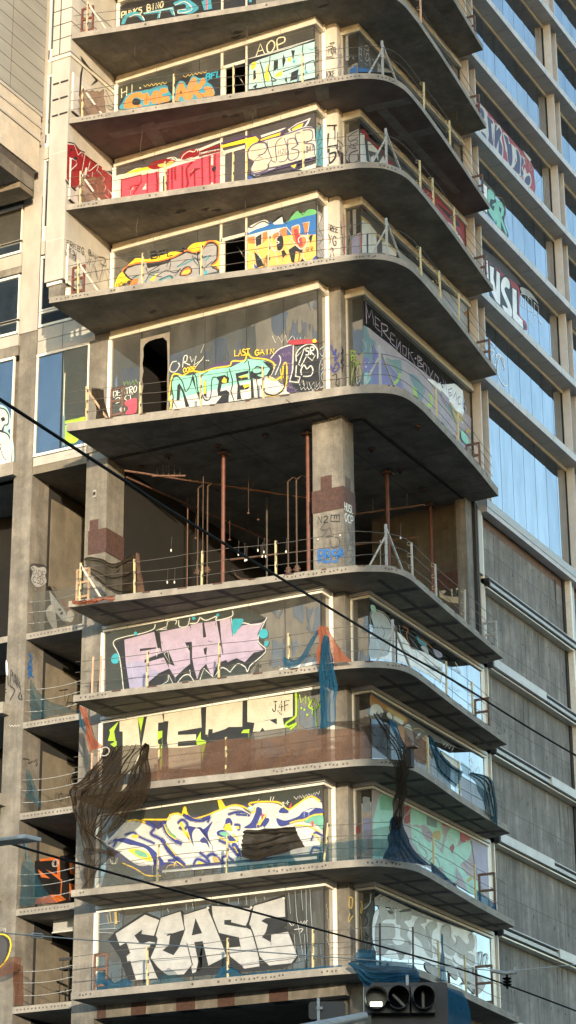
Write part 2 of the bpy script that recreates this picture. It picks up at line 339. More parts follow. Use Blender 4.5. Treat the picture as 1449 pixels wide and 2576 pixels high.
b=MB(); b.box(-8.3,-7.52,.0,1.02,GZ,35.5,M['conc']); lc=b.build('left_column',tower)
b=MB(); b.box(-8.16,-7.49,-.018,1.04,32.3,33.1,M['rust']); b.box(-8.12,-7.8,-.012,.0,33.1,33.45,M['rust']); b.build('rust_collar',lc)
b=MB(); b.box(-8.02,-7.9,-.03,0,34.2,34.45,M['steel']); b.box(-8.0,-7.92,-.05,-.03,34.27,34.38,M['joint']); b.build('bolted_plate',lc)
b=MB(); b.box(-8.3,-7.52,.0,.9,35.78,39.87,M['conc']); b.build('left_column',tower)
# ------------------------------------------------------------ windows of the tower
def panes(b,axis,v,u0,u1,z0,z1,seams,mat,jm,sgn):
    us=[u0]+[s for s in seams if u0<s<u1]+[u1]
    for a,c in zip(us,us[1:]):
        w=[random.uniform(-.004,.004) for _ in range(4)]; g=.011 if axis=='y' else .013; mm=M[random.choice(['mirror','mirror','mirror2','mirror3'])] if mat is M['mirror'] else mat
        q=[(a+g,z0),(c-g,z0),(c-g,z1),(a+g,z1)]
        if axis=='y': b.face([(x,v+w[i],z) for i,(x,z) in enumerate(q)],mm)
        else: b.face([(v+w[i],y,z) for i,(y,z) in enumerate(q)],mm)
    if axis=='y': b.face([(u0,v+.02,z0),(u1,v+.02,z0),(u1,v+.02,z1),(u0,v+.02,z1)],jm)
    else: b.face([(v-.02,u0,z0),(v-.02,u1,z0),(v-.02,u1,z1),(v-.02,u0,z1)],jm)
WIN={}; RWIN={}
seamL={1:[-5.9,-4.3,-3.42,-2.51,-1.2],2:[-5.9,-4.3,-3.42,-2.51,-1.2],3:[-5.9,-4.3,-3.42,-2.51,-1.2],4:[-5.9,-4.3,-3.42,-2.51,-1.2],5:[-6.35,-5.3,-4.0,-3.6,-2.5,-1.2],7:[-6.6,-5.3,-4.2,-3.6,-2.4,-1.2],8:[-6.6,-5.3,-4.2,-3.6,-2.4,-1.2],9:[-6.6,-5.3,-4.2,-3.6,-2.4,-1.2],10:[-6.6,-5.3,-4.2,-3.6,-2.4,-1.2]}
seamR=[2.1,3.2,4.5,5.6,6.9,8.1]
for k in (1,2,3,4,5,7,8,9,10):
    zt=ZS[k-1]; zb=ZS[k]+thk(k); hh=.32 if k<=5 else .19; lo=k>=7; zg=zt-hh; sb=zb+(.16 if lo else .03)
    b=MB(); door=None
    if k<=4: door=(-3.42,-2.51,zb,zt-.95)
    if k==5: door=(-6.32,-5.34,zb,zt-.62)
    if door:
        panes(b,'y',0,-7.48,door[0],sb,zg,seamL[k],M['glass'],M['joint'],1)
        panes(b,'y',0,door[1],0,sb,zg,seamL[k],M['glass'],M['joint'],1)
        panes(b,'y',0,door[0],door[1],door[3]+(.12 if k<5 else 0),zg,[],M['glass'],M['joint'],1)
    else: panes(b,'y',0,-7.48,0,sb,zg,seamL[k],M['glass'],M['joint'],1)
    panes(b,'x',0.0,.012,.5,sb,zg,[],M['glass'],M['joint'],1)
    w=b.build('window',tower); WIN[k]=w
    b=MB(); ct,cb=('champ','champ') if k<=5 else ('champd','champ')
    # head frame: two stepped strips wrapping the corner
    d1,d2=(.05,.11) if k<=5 else (.1,.06)
    b.box(-7.5,d1,-d1,-.002,zt-hh*.55,zt-.002,M[ct]); b.box(.002,d1,-.001,.52,zt-hh*.55,zt-.002,M[ct])
    b.box(-7.5,d2,-d2,-.002,zg,zt-hh*.55-.02,M[cb] if not lo else M['whitef']); b.box(.002,d2,-.001,.52,zg,zt-hh*.55-.02,M[cb] if not lo else M['whitef'])
    b.box(-7.5,.04,-.04,-.003,zt-hh*.55-.02,zt-hh*.55,M['joint'])
    b.box(-7.56,-7.45,-.07,.05,zb,zg,M['whitef'])                     # left jamb
    b.box(.0,.11,.5,.56,zb,zt-.002,M['whitef'])                        # return jamb
    b.box(-.03,.0,-.012,.0,sb,zg,M['joint'])
    if lo:
        b.box(-7.45,.05,-.05,-.002,zb+.03,sb,M['whitef']); b.box(.002,.05,-.001,.5,zb+.03,sb,M['whitef'])
        for s in seamL[k]: b.box(s-.006,s+.006,-.0635,-.06,zg,zt-hh*.55,M['joint']); b.box(s-.005,s+.005,-.0535,-.05,zb+.03,sb,M['joint'])
    else:
        for s in seamL[k][::2]: b.box(s-.006,s+.006,-d2-.003,-d2,zg,zt-hh*.55,M['joint'])
    b.build('frame',w)
    if k<=4:
        b=MB(); x0,x1,_,dz=door
        b.box(x0-.05,x0+.03,-.03,.06,zb,zg,M['champ']); b.box(x1-.03,x1+.03,-.03,.06,zb,zg,M['champ']); b.box(x0,x1,-.03,.06,dz,dz+.12,M['champ']); b.box(x0+.03,x0+.12,-.01,.05,zb,dz,M['champ'])
        b.build('door_frame',w)
        if k in (2,3,4): 
            b=MB(); b.tube([(-3.2,.6,dz+.1),(-2.2,1.6,zb)],.02,M['steel'],4); b.tube([(-3.4,.9,zb+1.2),(-2.5,1.4,zb+.1)],.02,M['steel'],4); b.build('fallen_stud',w)
    if k==5:   # broken pane edge
        b=MB(); z0,z1=door[2],door[3]; N=40; P=[]
        rim=[(door[0]+.02,z0)]+[(door[0]+.02+random.uniform(0,.06),z0+(z1-z0-.25)*i/12) for i in range(1,13)]+[(door[0]+.12,z1-.12),(door[0]+.25,z1-.05),(door[0]+.5,z1-.02),(door[1]-.2,z1-.03),(door[1]-.05,z1-.2)]+[(door[1]-random.uniform(0,.04),z1-.25-(z1-z0-.25)*i/10) for i in range(1,11)]
        outer=[(door[0]-.06 if x<-5.9 else (door[1]+.05 if x>-5.45 else x),z if (x<-5.95 or x>-5.45) and z<z1-.2 else z1+.1) for x,z in rim]
        for i in range(len(rim)-1): b.face([(rim[i][0],-.004,rim[i][1]),(rim[i+1][0],-.004,rim[i+1][1]),(outer[i+1][0],-.004,outer[i+1][1]),(outer[i][0],-.004,outer[i][1])],M['soffit_pale'])
        b.build('broken_pane_edge',w)
    # facet and right window
    b=MB(); panes(b,'y',1.034,.5,1.04,sb,zg,[],M['glass'],M['joint'],1); panes(b,'x',1.04,1.036,9.28,sb,zg,seamR,M['mirror'],M['joint'],1)
    w=b.build('window',tower); RWIN[k]=w
    b=MB()
    b.box(.47,1.04+d1,1.034-d1,1.03,zt-hh*.55,zt-.002,M[ct]); b.box(1.042,1.04+d1,1.03,9.3,zt-hh*.55,zt-.002,M[ct])
    mb_=M[cb] if not lo else M['whitef']
    b.box(.47,1.04+d2,1.034-d2,1.03,zg,zt-hh*.55-.02,mb_); b.box(1.042,1.04+d2,1.03,9.3,zg,zt-hh*.55-.02,mb_)
    b.box(1.042,1.07,1.03,9.3,zt-hh*.55-.02,zt-hh*.55,M['joint'])
    b.box(.445,.51,.97,1.03,zb,zg,M['whitef'] if lo else M['champ']); b.box(1.025,1.047,1.015,1.05,sb,zg,M['joint'])
    b.box(1.0,1.06,9.2,9.3,zb,zg,M['whitef'] if lo else M['joint'])
    if lo: b.box(1.042,1.09,1.03,9.28,zb+.03,sb,M['whitef']); b.box(.5,1.09,.985,1.03,zb+.03,sb,M['whitef'])
    if lo: b.box(1.02,1.06,9.3,9.5,zb,zt,M['champ']); 
    b.build('frame',w)
# dark rooms behind the door openings
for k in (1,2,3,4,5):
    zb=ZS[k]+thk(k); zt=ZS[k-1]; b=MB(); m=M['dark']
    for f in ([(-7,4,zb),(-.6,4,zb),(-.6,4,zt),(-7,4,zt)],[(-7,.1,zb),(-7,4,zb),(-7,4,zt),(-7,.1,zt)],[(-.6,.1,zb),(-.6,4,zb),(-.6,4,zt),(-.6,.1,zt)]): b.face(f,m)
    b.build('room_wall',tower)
# open storey
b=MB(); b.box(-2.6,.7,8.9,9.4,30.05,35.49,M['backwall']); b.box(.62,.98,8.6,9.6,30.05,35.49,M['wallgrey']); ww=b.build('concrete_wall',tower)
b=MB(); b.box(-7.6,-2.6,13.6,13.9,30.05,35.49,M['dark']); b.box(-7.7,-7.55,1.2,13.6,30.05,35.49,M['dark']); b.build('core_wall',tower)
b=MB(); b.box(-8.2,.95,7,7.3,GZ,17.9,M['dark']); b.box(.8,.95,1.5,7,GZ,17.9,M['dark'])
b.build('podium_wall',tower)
b=MB(); b.box(-7.52,.62,-.02,.5,17.92,18.279,M['conc']); b.box(.62,1.05,.3,9.0,17.95,18.279,M['conc'])
x=-6.9
for i,(xa,wd) in enumerate([(-6.25,.5),(-4.75,.5),(-4.25,.12),(-3.4,.55),(-1.75,.6),(-7.4,.3)]):
    b.box(xa,xa+wd,-.026,-.02,17.92,18.278,M['rust']); b.box(xa,xa+wd,-.02,.4,17.914,17.919,M['joint'])
b.build('transfer_beam',tower)
b=MB(); b.box(.62,1.04,.25,1.2,GZ,17.94,M['conc']); b.build('podium_column',tower)
# white fins and pipes at the right end of the balconies
for k in (0,1,2,3,4,5):
    zb=ZS[k]+(.28 if k<5 else .25); zt=ZS[k-1]
    b=MB(); b.box(1.0,1.36,9.35,9.41,zb,zt-.002,M['fin']); b.box(1.0,1.33,10.02,10.08,zb,zt-.002,M['fin']); b.build('end_fin',wing)
# ------------------------------------------------------------ right wing
Y1=75
for k in (-4,-3,-2,-1,0,1,2,3,4,5):
    b=MB(); z=ZS[k]
    if k<5:
        b.box(1.0,1.63,9.13,Y1,z+.006,z+.27,M['band']); b.box(1.0,1.629,9.131,Y1,z+.001,z+.0058,M['champd'])
        y=10.4
        while y<60: b.box(1.63,1.6315,y,y+.012,z+.01,z+.268,M['joint']); b.box(1.02,1.62,y,y+.01,z-.001,z+.0009,M['joint']); y+=1.22
    else: b.box(1.0,1.32,9.6,Y1,35.28,35.72,M['champd']); b.box(1.3,1.34,9.6,Y1,35.45,35.74,M['alu'])
    b.build('sill_band',wing)
for k in (-3,-2,-1,0,1,2,3,4,5):
    zt=ZS[k-1]; zb=ZS[k]+.27 if k<5 else 35.74
    y=10.1; nb=0
    while y<60:
        y2=y+7.8; b=MB(); panes(b,'x',1.04,y,y2,zb,zt-.12,[y+.5+1.06*i for i in range(1,7)],M['mirror'],M['joint'],1)
        w=b.build('window',wing)
        if nb==0: RWIN[100+k]=w
        b=MB(); b.box(1.042,1.09,y,y2,zt-.12,zt-.002,M['champ']); b.box(1.042,1.07,y,y+.03,zb,zt-.12,M['joint']); b.box(1.042,1.07,y2-.03,y2,zb,zt-.12,M['joint']); b.build('frame',w)
        b=MB(); b.box(1.0,1.36,y2+.02,y2+.08,zb,zt-.002,M['fin']); b.build('vertical_fin',wing)
        b=MB(); b.box(1.0,1.33,y2+.69,y2+.75,zb,zt-.002,M['fin']); b.box(1.0,1.04,y2,y2+.8,zb,zt,M['joint']); b.build('vertical_fin',wing)
        y=y2+.75; nb+=1
b=MB(); b.box(.4,.93,9.55,Y1,GZ,35.45,M['wallgrey'])
for z0,z1 in ((34.98,35.28),(32.98,33.28),(30.2,30.4),(27.3,27.45)): b.box(.93,.9342,9.7,Y1,z0,z1,M['brownframe'] if z1>34 else M['soffit_dark'])
b.build('concrete_wall',wing)
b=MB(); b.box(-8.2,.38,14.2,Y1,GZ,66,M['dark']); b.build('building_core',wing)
b=MB()
for z in (22.6,25.5,28.4,31.0,34.2): b.box(.93,.9335,9.7,Y1,z,z+.012,M['soffit_dark'])
for i in range(60):
    y=10+i*.62; 
    for z in (19.6,20.5,22.3,23.2,25.2,26.1,28.1,29,31.6,32.3,33.9,34.7):
        if random.random()<.7: q=random.uniform(-.08,.08); h=random.choice([.03,.03,.06,.12]); b.box(.93,.9348,y+q,y+q+.03,z+q,z+q+h,M['joint'])
b.build('tie_hole',wing)
b=MB(); y=11.0
while y<60: b.box(.93,.9335,y,y+.012,GZ,35.2,M['soffit_dark']); y+=2.44
for i in range(46):
    y=random.uniform(9.8,32); z=random.choice([21.1,24.0,26.9,29.8,32.6,35.2])-.1; L_=random.uniform(.3,1.7); w_=random.uniform(.03,.12)
    b.face([(.9345,y,z),(.9345,y+w_,z),(.9345,y+w_*.6,z-L_),(.9345,y+w_*.4,z-L_)],M['soffit_dark'] if i%4 else M['stain_pale'])
b.build('stain_run',wing)
b=MB(); b.box(.93,1.2,17.35,17.5,GZ,35.28,M['whitef']); b.box(.93,1.05,17.5,18.1,GZ,35.28,M['band']); b.box(.935,.99,17.15,17.34,GZ,35.28,M['joint']); b.build('vertical_trim',wing)
b=MB(); b.box(.95,1.12,9.6,9.66,GZ,35.2,M['whitef']); b.box(.93,1.0,9.5,9.6,GZ,35.2,M['champd']); b.build('vertical_trim',wing)
b=MB(); b.box(1.0,1.12,9.3,9.6,33.05,35.3,M['white']); b.box(.98,1.1,9.1,9.3,30.05,35.5,M['joint']); b.box(.99,1.13,9.32,9.6,30.0,32.7,M['colpale']); b.build('end_panel',wing)
for (z,first) in ((32.7,None),(29.93,'c'),(27.03,'p'),(24.13,'c'),(21.2,'p'),(18.3,'c')):
    b=MB()
    def prof(y0,y1):
        b.box(.95,1.3,y0,y1,z,z+.05,M['alu']); b.box(.95,1.02,y0,y1,z+.05,z+.26,M['alu']); b.box(1.24,1.27,y0,y1,z+.05,z+.14,M['alu']); b.box(.95,1.32,y0,y1,z+.22,z+.25,M['band']); b.tube([(1.17,y0,z+.12),(1.17,y1,z+.12)],.045,M['alu'],8); b.box(.93,1.22,y0,y1,z-.1,z-.055,M['champ']); b.box(.93,1.1,y0,y1,z-.055,z,M['joint'])
    def cov(y0,y1): b.box(.95,1.33,y0,y1,z-.02,z+.28,M['band']); b.box(.93,1.22,y0,y1,z-.1,z-.055,M['champ']); b.box(.93,1.1,y0,y1,z-.055,z-.02,M['joint'])
    if first is None: prof(9.6,Y1)
    elif first=='c': cov(9.7,14.2); prof(14.2,18.9); cov(18.9,28)
    else: prof(9.7,14.3); cov(14.3,19)
    b.box(.93,1.3,9.6,9.7,z-.06,z+.24,M['joint']); b.build('galvanised_channel',wing)
b=MB(); b.box(.95,1.0,9.0,9.6,GZ,18,M['conc']); b.build('lower_wall',wing)
# ------------------------------------------------------------ left wing
b=MB(); b.box(-11.08,-10.37,0,.98,GZ,35.45,M['conc']); lfc=b.build('bay_column',lwing)
b=MB(); b.box(-11.05,-10.38,0,.9,35.45,45.6,M['conc']); b.box(-11.07,-10.37,-.03,0,40.6,45.6,M['white']); b.build('bay_column',lwing)
for k in (6,7,8,9,10):
    z={6:29.88,7:27.0,8:24.13,9:21.2,10:18.3}[k]; b=MB(); b.box(-10.368,-8.302,.0,6.5,z,z+.2,M['edge']); 
    for i in range(14): disc(b,Vector((-10.2+i*.13 if i<9 else -9.0+(i-9)*.12,0,z+.1)),Vector((1,0)),.028,M['soffit_dark'])
    b.build('bay_slab',lwing)
b=MB(); b.box(-10.368,-8.302,0,6.5,35.45,35.75,M['inner']); b.box(-10.34,-8.32,-.02,0,35.72,36.02,M['white']); b.build('bay_slab',lwing)
for za,zb in ((GZ,18.3),(18.5,21.2),(21.4,24.13),(24.33,27.0),(27.2,29.88),(30.08,35.45)):
    b=MB(); b.box(-10.6,-10.36,1.13,6.4,za,zb-.44,M['inner']); b.box(-10.62,-10.37,1.13,6.4,zb-.44,zb-.001,M['joint']); b.box(-10.4,-8.3,6.0,6.3,za,zb,M['dark']); b.box(-10.42,-10.37,.98,1.13,za,zb,M['joint']); b.box(-8.6,-8.35,3.4,6,za,zb,M['dark'])  # dark strips stand for the shaded void above and beside each wall
    b.build('bay_wall',lwing)
# tall window of the bay, floor 5
def win(parent,x0,x1,z0,z1,mull,mat='blueglass',y=0.,fr='whitef',trans=()):
    b=MB(); panes(b,'y',y+.03,x0,x1,z0,z1,mull,M[mat],M['joint'],1); w=b.build('window',parent)
    b=MB(); t=.05; b.box(x0-t,x0,y-.02,y+.06,z0,z1,M[fr]); b.box(x1,x1+t,y-.02,y+.06,z0,z1,M[fr]); b.box(x0-t,x1+t,y-.03,y+.06,z1,z1+.09,M[fr]); b.box(x0-t,x1+t,y-.03,y+.06,z0-.09,z0,M[fr])
    for m_ in mull: b.box(m_-.012,m_+.012,y-.01,y+.029,z0,z1,M['joint'])
    for zt in trans: b.box(x0,x1,y-.02,y+.028,zt-.045,zt+.045,M[fr])
    b.build('frame',w); return w
lw5=win(lwing,-10.3,-8.36,36.14,39.6,[-9.35])
for z0,z1 in ((39.7,40.15),(40.17,40.62)): b=MB(); b.box(-10.33,-8.1,-.03,.05,z0,z1,M['white']); b.box(-9.36,-9.345,-.034,-.03,z0,z1,M['joint']); b.build('spandrel_panel',lwing)
win(lwing,-10.28,-8.3,40.75,41.15,[-9.3]); win(lwing,-10.28,-8.3,41.3,43.2,[]); win(lwing,-10.28,-8.3,44.4,46.9,[]); win(lwing,-10.28,-8.3,47.6,50.2,[]); win(lwing,-10.28,-8.3,50.9,53.5,[])
for z in (43.35,46.95,50.3): b=MB(); b.box(-10.33,-8.3,-.03,.05,z,z+.5,M['white']); b.box(-10.33,-8.3,-.02,.06,z+.5,z+1.0,M['whitef']); b.build('spandrel_panel',lwing)
b=MB(); b.box(-11.2,-8.25,.1,.4,40.3,66,M['white']); b.build('backing_wall',lwing)
b=MB(); b.box(-18,-10.4,.35,.6,35.6,60,M['conc']); b.build('backing_wall',lwing)
# wall left of the bay column
skull=win(lwing,-14.5,-11.28,36.15,39.75,[-12.5],mat='blueglass'); 
win(lwing,-14.5,-11.2,41.2,42.75,[],trans=()); win(lwing,-14.5,-11.2,40.75,41.1,[]);
win(lwing,-14.5,-11.2,44.15,45.4,[],mat='glass'); win(lwing,-14.5,-11.2,43.75,44.05,[])
b=MB(); b.box(-14.5,-11.1,-.02,.3,39.86,40.22,M['conc']); b.box(-14.5,-11.1,-.03,.1,40.22,40.62,M['white']); b.build('spandrel_panel',lwing); b=MB()
b.box(-14.5,-11.1,-.02,.3,42.9,43.15,M['conc']); b.box(-14.5,-11.1,-.03,.1,43.15,43.62,M['white']); b.build('spandrel_panel',lwing)
for z0,z1,yy in ((35.5,35.95,-.25),(27.5,27.86,-.35),(24.62,24.97,-.35),(21.7,22.0,-.35)):
    b=MB(); b.box(-15,-10.95 if z0>30 else -10.9,yy,.0,z0,z1,M['edge']); b.build('bay_ledge',lwing)
b=MB(); b.box(-15,-11.1,3,3.3,GZ,36,M['dark']); b.box(-15,-11.1,0,3,35.6,35.9,M['edge']); b.box(-15,-11.1,.2,3,30,30.2,M['edge']); b.box(-15,-11.1,.2,3,27.5,27.7,M['edge']); b.box(-15,-11.1,.2,3,24.7,24.9,M['edge']); b.box(-11.9,-11.1,.1,.4,18,22,M['inner']); b.build('bay_wall',lwing)
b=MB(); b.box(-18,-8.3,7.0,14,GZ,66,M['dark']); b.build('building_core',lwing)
# ------------------------------------------------------------ white pilaster
pil=thing('white_pilaster','cream panelled pilaster rising beside the upper balconies at left','building')
pil.parent=None
b=MB(); b.box(-8.3,-7.6,-2.72,.0,40.62,60,M['white']); pb_=b.build('pilaster_panel',pil)
b=MB()
for z in (47.15,47.75,48.35): 
    b.box(-8.22,-8.0,-2.75,-2.722,z-.55,z-.5,M['joint']); b.box(-7.93,-7.64,-2.75,-2.722,z-.55,z-.5,M['joint'])
for z in (42.05,45.2): b.box(-8.302,-7.598,-2.724,.0,z,z+.03,M['champd'])
for z in (48.9,49.5,50.05,50.6,51.2): b.box(-8.304,-7.596,-2.7245,.0,z,z+.03,M['joint'])
b.box(-8.04,-8.005,-2.7235,-2.72,48.9,60,M['joint']); b.box(-8.34,-7.56,-2.76,.0,48.72,48.82,M['champ'])
for z0,z1 in ((46.75,48.2),(43.5,45.0),(40.5,41.9)): 
    b.box(-7.6,-7.592,-2.5,-1.5,z0,z1,M['champd']); b.box(-7.6,-7.57,-2.56,-2.5,z0,z1,M['whitef']); b.box(-7.6,-7.54,-2.56,-1.45,z0-.05,z0,M['joint'])
b.build('panel_joint',pb_)
b=MB(); b.box(-8.2,-7.75,-2.6,-2.0,40.07,40.62,M['conc']); b.box(-8.25,-7.7,-2.66,-2.6,40.5,40.6,M['whitef']); b.box(-7.7,-7.56,-2.4,-2.3,40.07,40.62,M['whitef']); b.build('pilaster_base',pil)
# ------------------------------------------------------------ panelled tower top left
b=MB(); b.box(-18,-10.4,-9,-.12,48.75,66,M['grey_panel']); b.box(-10.4,-8.3,.3,.5,53,66,M['white'])
for i in range(30): b.box(-18.01,-10.396,-9.004,-.12,49.25+i*.52,49.268+i*.52,M['joint'])
for y in (-2.1,-4.2): b.box(-10.4,-10.397,y,y+.012,48.75,66,M['joint'])
b.build('cladding',ptower)
b=MB(); b.box(-18,-10.44,-9,-.17,47.7,48.72,M['colpale']); b.box(-18,-10.40,-9,-.14,48.12,48.2,M['champd']); b.box(-18,-10.40,-9,-.14,48.6,48.72,M['champd']); b.box(-18,-10.4,-9,-.14,47.62,47.72,M['champd']); b.build('cornice',ptower)
b=MB(); b.box(-18,-10.44,-9,-.2,46.42,47.6,M['colpale']); b.build('concrete_panel',ptower)
b=MB(); b.box(-18,-10.46,-9,-.39,45.62,46.08,M['conc']); b.box(-18,-10.5,-9,-.35,46.1,46.4,M['soffit_dark']); b.box(-18,-10.48,-1.2,-.39,45.4,45.6,M['soffit']);b.build('edge_beam',ptower)
# ------------------------------------------------------------ buildings across the streets (outside the frame: some reflected, others added to cast shade)
def outb(name,lab,x0,x1,y0,y1,h,mat,nx=8,dark=True):
    t=thing(name,lab,'building'); b=MB(); b.box(x0,x1,y0,y1,GZ,h,M[mat]); b.build('wall',t); b=MB()
    z=GZ+3
    while z<h-2:
        x=x0+1.2
        while x<x1-2.5: b.box(x,x+2,y1,y1+.05,z,z+1.7,M['blueglass']); x+=3.4
        y=y0+1.2
        while y<y1-2.5: b.box(x0-.05,x0,y,y+2,z,z+1.7,M['blueglass']); b.box(x1,x1+.05,y,y+2,z,z+1.7,M['blueglass']); y+=3.4
        z+=3.3
    b.build('window',t)
outb('shade_building','unseen tall building added across the street to shade the right face',43.0,60,-60,-30,95,'facade')  # unseen block, added to keep the sun off the right face
outb('opposite_building','slim tall brown building across the street from the left face',-48,-36.5,-95,-62,120,'facade')
outb('opposite_building','lower dark building beside the slim brown one across the street',-36.4,-26,-95,-63,36.5,'facade')
fb=MB()
for i in range(9): fb.box(-36.2+i*1.15,-36.05+i*1.15,-62.99,-62.5,GZ,36.4,M['facade2'])
fb.build('vertical_fin',[o for o in COL.objects if o.name.startswith('opposite_building')][1])
outb('far_shade_building','unseen long low building added far behind the camera to shade the street',38,120,-170,-120,30.5,'facade2')  # unseen block, added so that street level falls in shade
outb('low_opposite_building','pale lower building across the street behind the camera',-33,-14,-110,-85,34,'facade2')
# ------------------------------------------------------------ graffiti and a few painted reflection lines, each lying on its own pane or wall
class G:
    def __init__(s,parent,ax,v,sgn,name='graffiti'):
        s.p=parent; s.ax=ax; s.v=v; s.sgn=sgn; s.b=MB(); s.n=0; s.name=name
    def pts(s,tf,c,sm,closed):
        P=[tf(float(c[i]),float(c[i+1])) for i in range(0,len(c)-1,2)]
        if sm and len(P)>2: P=[tuple(q) for q in cr(P,5,closed)]
        off=.009+s.n*.0006
        return [bp(D,s.ax,s.v+s.sgn*off) for D in P]
    def draw(s,tf,txt,scale):
        for ln in txt.strip().split('\n'):
            for cmd in ln.split(';'):
                t=cmd.split()
                if not t: continue
                s.n+=1
                if t[0][0]=='P':
                    P=s.pts(tf,t[2:],'S' in t[0],True); s.b.face(P,paint(t[1])); s.drip(P,t[1])
                    
                elif t[0][0]=='L':
                    w=float(t[2])/scale; c=t[3:]; cl='C' in t[0]
                    P=s.pts(tf,c,'S' in t[0],cl)
                    if cl: P=P+[P[0]]
                    if float(t[2])>=5 and t[1] not in ('k','dk'): s.ribbon([p-s.nrm()*.0003 for p in P],w*2.1,soft(t[1]))
                    s.ribbon(P,w,paint(t[1]))
                elif t[0]=='O':   # soft round spot
                    x,y,r=float(t[2]),float(t[3]),float(t[4]); 
                    c=[]; 
                    for i in range(14):
                        a=2*math.pi*i/14; rr=r*random.uniform(.85,1.12); c+=[x+rr*math.cos(a),y+rr*math.sin(a)]
                    s.b.face(s.pts(tf,c,False,True),paint(t[1]))
                elif t[0]=='H':   # scribbled hatch: colour width x0 y0 x1 y1 n amplitude
                    w=float(t[2])/scale; x0,y0,x1,y1=map(float,t[3:7]); n=int(t[7]); am=float(t[8]); c=[]
                    for i in range(n+1):
                        q=i/n; c+=[x0+(x1-x0)*q+random.uniform(-am,am)*.4,y0+(y1-y0)*q+(am if i%2 else -am)*random.uniform(.6,1)]
                    s.ribbon(s.pts(tf,c,'S' in t[-1],False),w,paint(t[1]))
    def nrm(s): return Vector((0,-1,0)) if s.ax=='y' else Vector((1,0,0))
    def drip(s,P,c):
        if random.random()<.45 or len(P)<3: return
        lo=sorted(P,key=lambda p:p.z)[:3]
        for p in lo[:random.randint(1,2)]:
            q=p+s.nrm()*.0002+Vector((0,0,.02)); L_=random.uniform(.06,.22); s.ribbon([q,q-Vector((0,0,L_))],random.uniform(.008,.016),paint(c))
    def ribbon(s,P,w,m):
        N=Vector((0,-1,0)) if s.ax=='y' else Vector((1,0,0)); h=w/2; k=s.b.mi(m); n0=len(s.b.v); L=len(P)
        for i,p in enumerate(P):
            d=(P[min(i+1,L-1)]-P[max(i-1,0)]); d=d.normalized() if d.length>1e-6 else Vector((0,0,1)); q=N.cross(d)*h*(.8 if i in (0,L-1) else random.uniform(.93,1.07))
            if i==0: p=p-d*h*.5
            if i==L-1: p=p+d*h*.5
            s.b.v+=[tuple(p+q),tuple(p-q)]
        for i in range(L-1): s.b.f.append((n0+2*i,n0+2*i+1,n0+2*i+3,n0+2*i+2)); s.b.m.append(k)
    def done(s): return s.b.build(s.name,s.p)
PXM=88.0   # photograph pixels per metre on the facade
def gf(parent,ax,v,tf,scale,txt,name='graffiti'):
    g=G(parent,ax,v,-1 if ax=='y' else 1,name); g.draw(tf,txt,scale); return g.done()
def sc(s): return s/.638889*PXM   # zoomed pixels per metre
# lettering helper: stroke font for tags (unit box, y down)
FONT={'A':[[0,1,.5,0,1,1],[.2,.62,.8,.62]],'B':[[0,1,0,0,.8,.1,.75,.4,.1,.48,.9,.6,.85,.95,0,1]],'C':[[.95,.15,.5,0,.05,.4,.2,.95,.95,.88]],'D':[[0,0,0,1,.8,.85,.9,.3,0,0]],'E':[[.9,0,0,.05,0,1,.9,.95],[0,.5,.7,.48]],'F':[[.95,0,0,.05,.05,1],[0,.5,.7,.45]],'G':[[.95,.15,.4,0,0,.5,.4,1,.9,.9,.9,.55,.55,.55]],'H':[[0,0,.05,1],[.9,0,.85,1],[0,.5,.9,.48]],'I':[[.5,0,.5,1]],'J':[[.2,0,.9,0],[.6,0,.6,.9,.2,1,0,.75]],'K':[[0,0,.05,1],[.9,0,.1,.5,.95,1]],'L':[[0,0,.05,1,.9,.95]],'M':[[0,1,.1,0,.5,.6,.9,0,1,1]],'N':[[0,1,.05,0,.85,1,.9,0]],'O':[[.5,0,.05,.3,.1,.85,.55,1,.95,.6,.85,.15,.5,0]],'P':[[.05,1,0,.05,.8,.05,.85,.45,.05,.55]],'R':[[.05,1,0,.05,.8,.05,.85,.4,.1,.5,.9,1]],'S':[[.9,.1,.2,.05,.15,.4,.85,.55,.8,.95,.05,.95]],'T':[[0,.05,1,0],[.5,0,.5,1]],'U':[[0,0,.05,.85,.5,1,.9,.8,.9,0]],'V':[[0,0,.5,1,1,0]],'W':[[0,0,.2,1,.5,.3,.8,1,1,0]],'X':[[0,0,1,1],[.9,0,.05,1]],'Y':[[0,0,.5,.5,1,0],[.5,.5,.45,1]],'Z':[[0,0,.95,0,.05,1,1,.95]],'0':[[.5,0,.05,.5,.5,1,.95,.5,.5,0]],'1':[[.2,.2,.55,0,.5,1]],'2':[[.05,.2,.5,0,.9,.3,.05,1,.95,.95]],'3':[[.05,.05,.85,.1,.35,.45,.9,.65,.7,1,0,.9]],'4':[[.6,1,.65,0,0,.65,.95,.6]],'7':[[0,.05,.9,0,.4,1]],'5':[[.9,0,.1,.05,.1,.45,.85,.5,.8,.95,0,1]],'.':[[.4,.9,.5,1]],'-':[[.1,.5,.9,.5]],'!':[[.5,0,.5,.7],[.5,.9,.5,1]]}
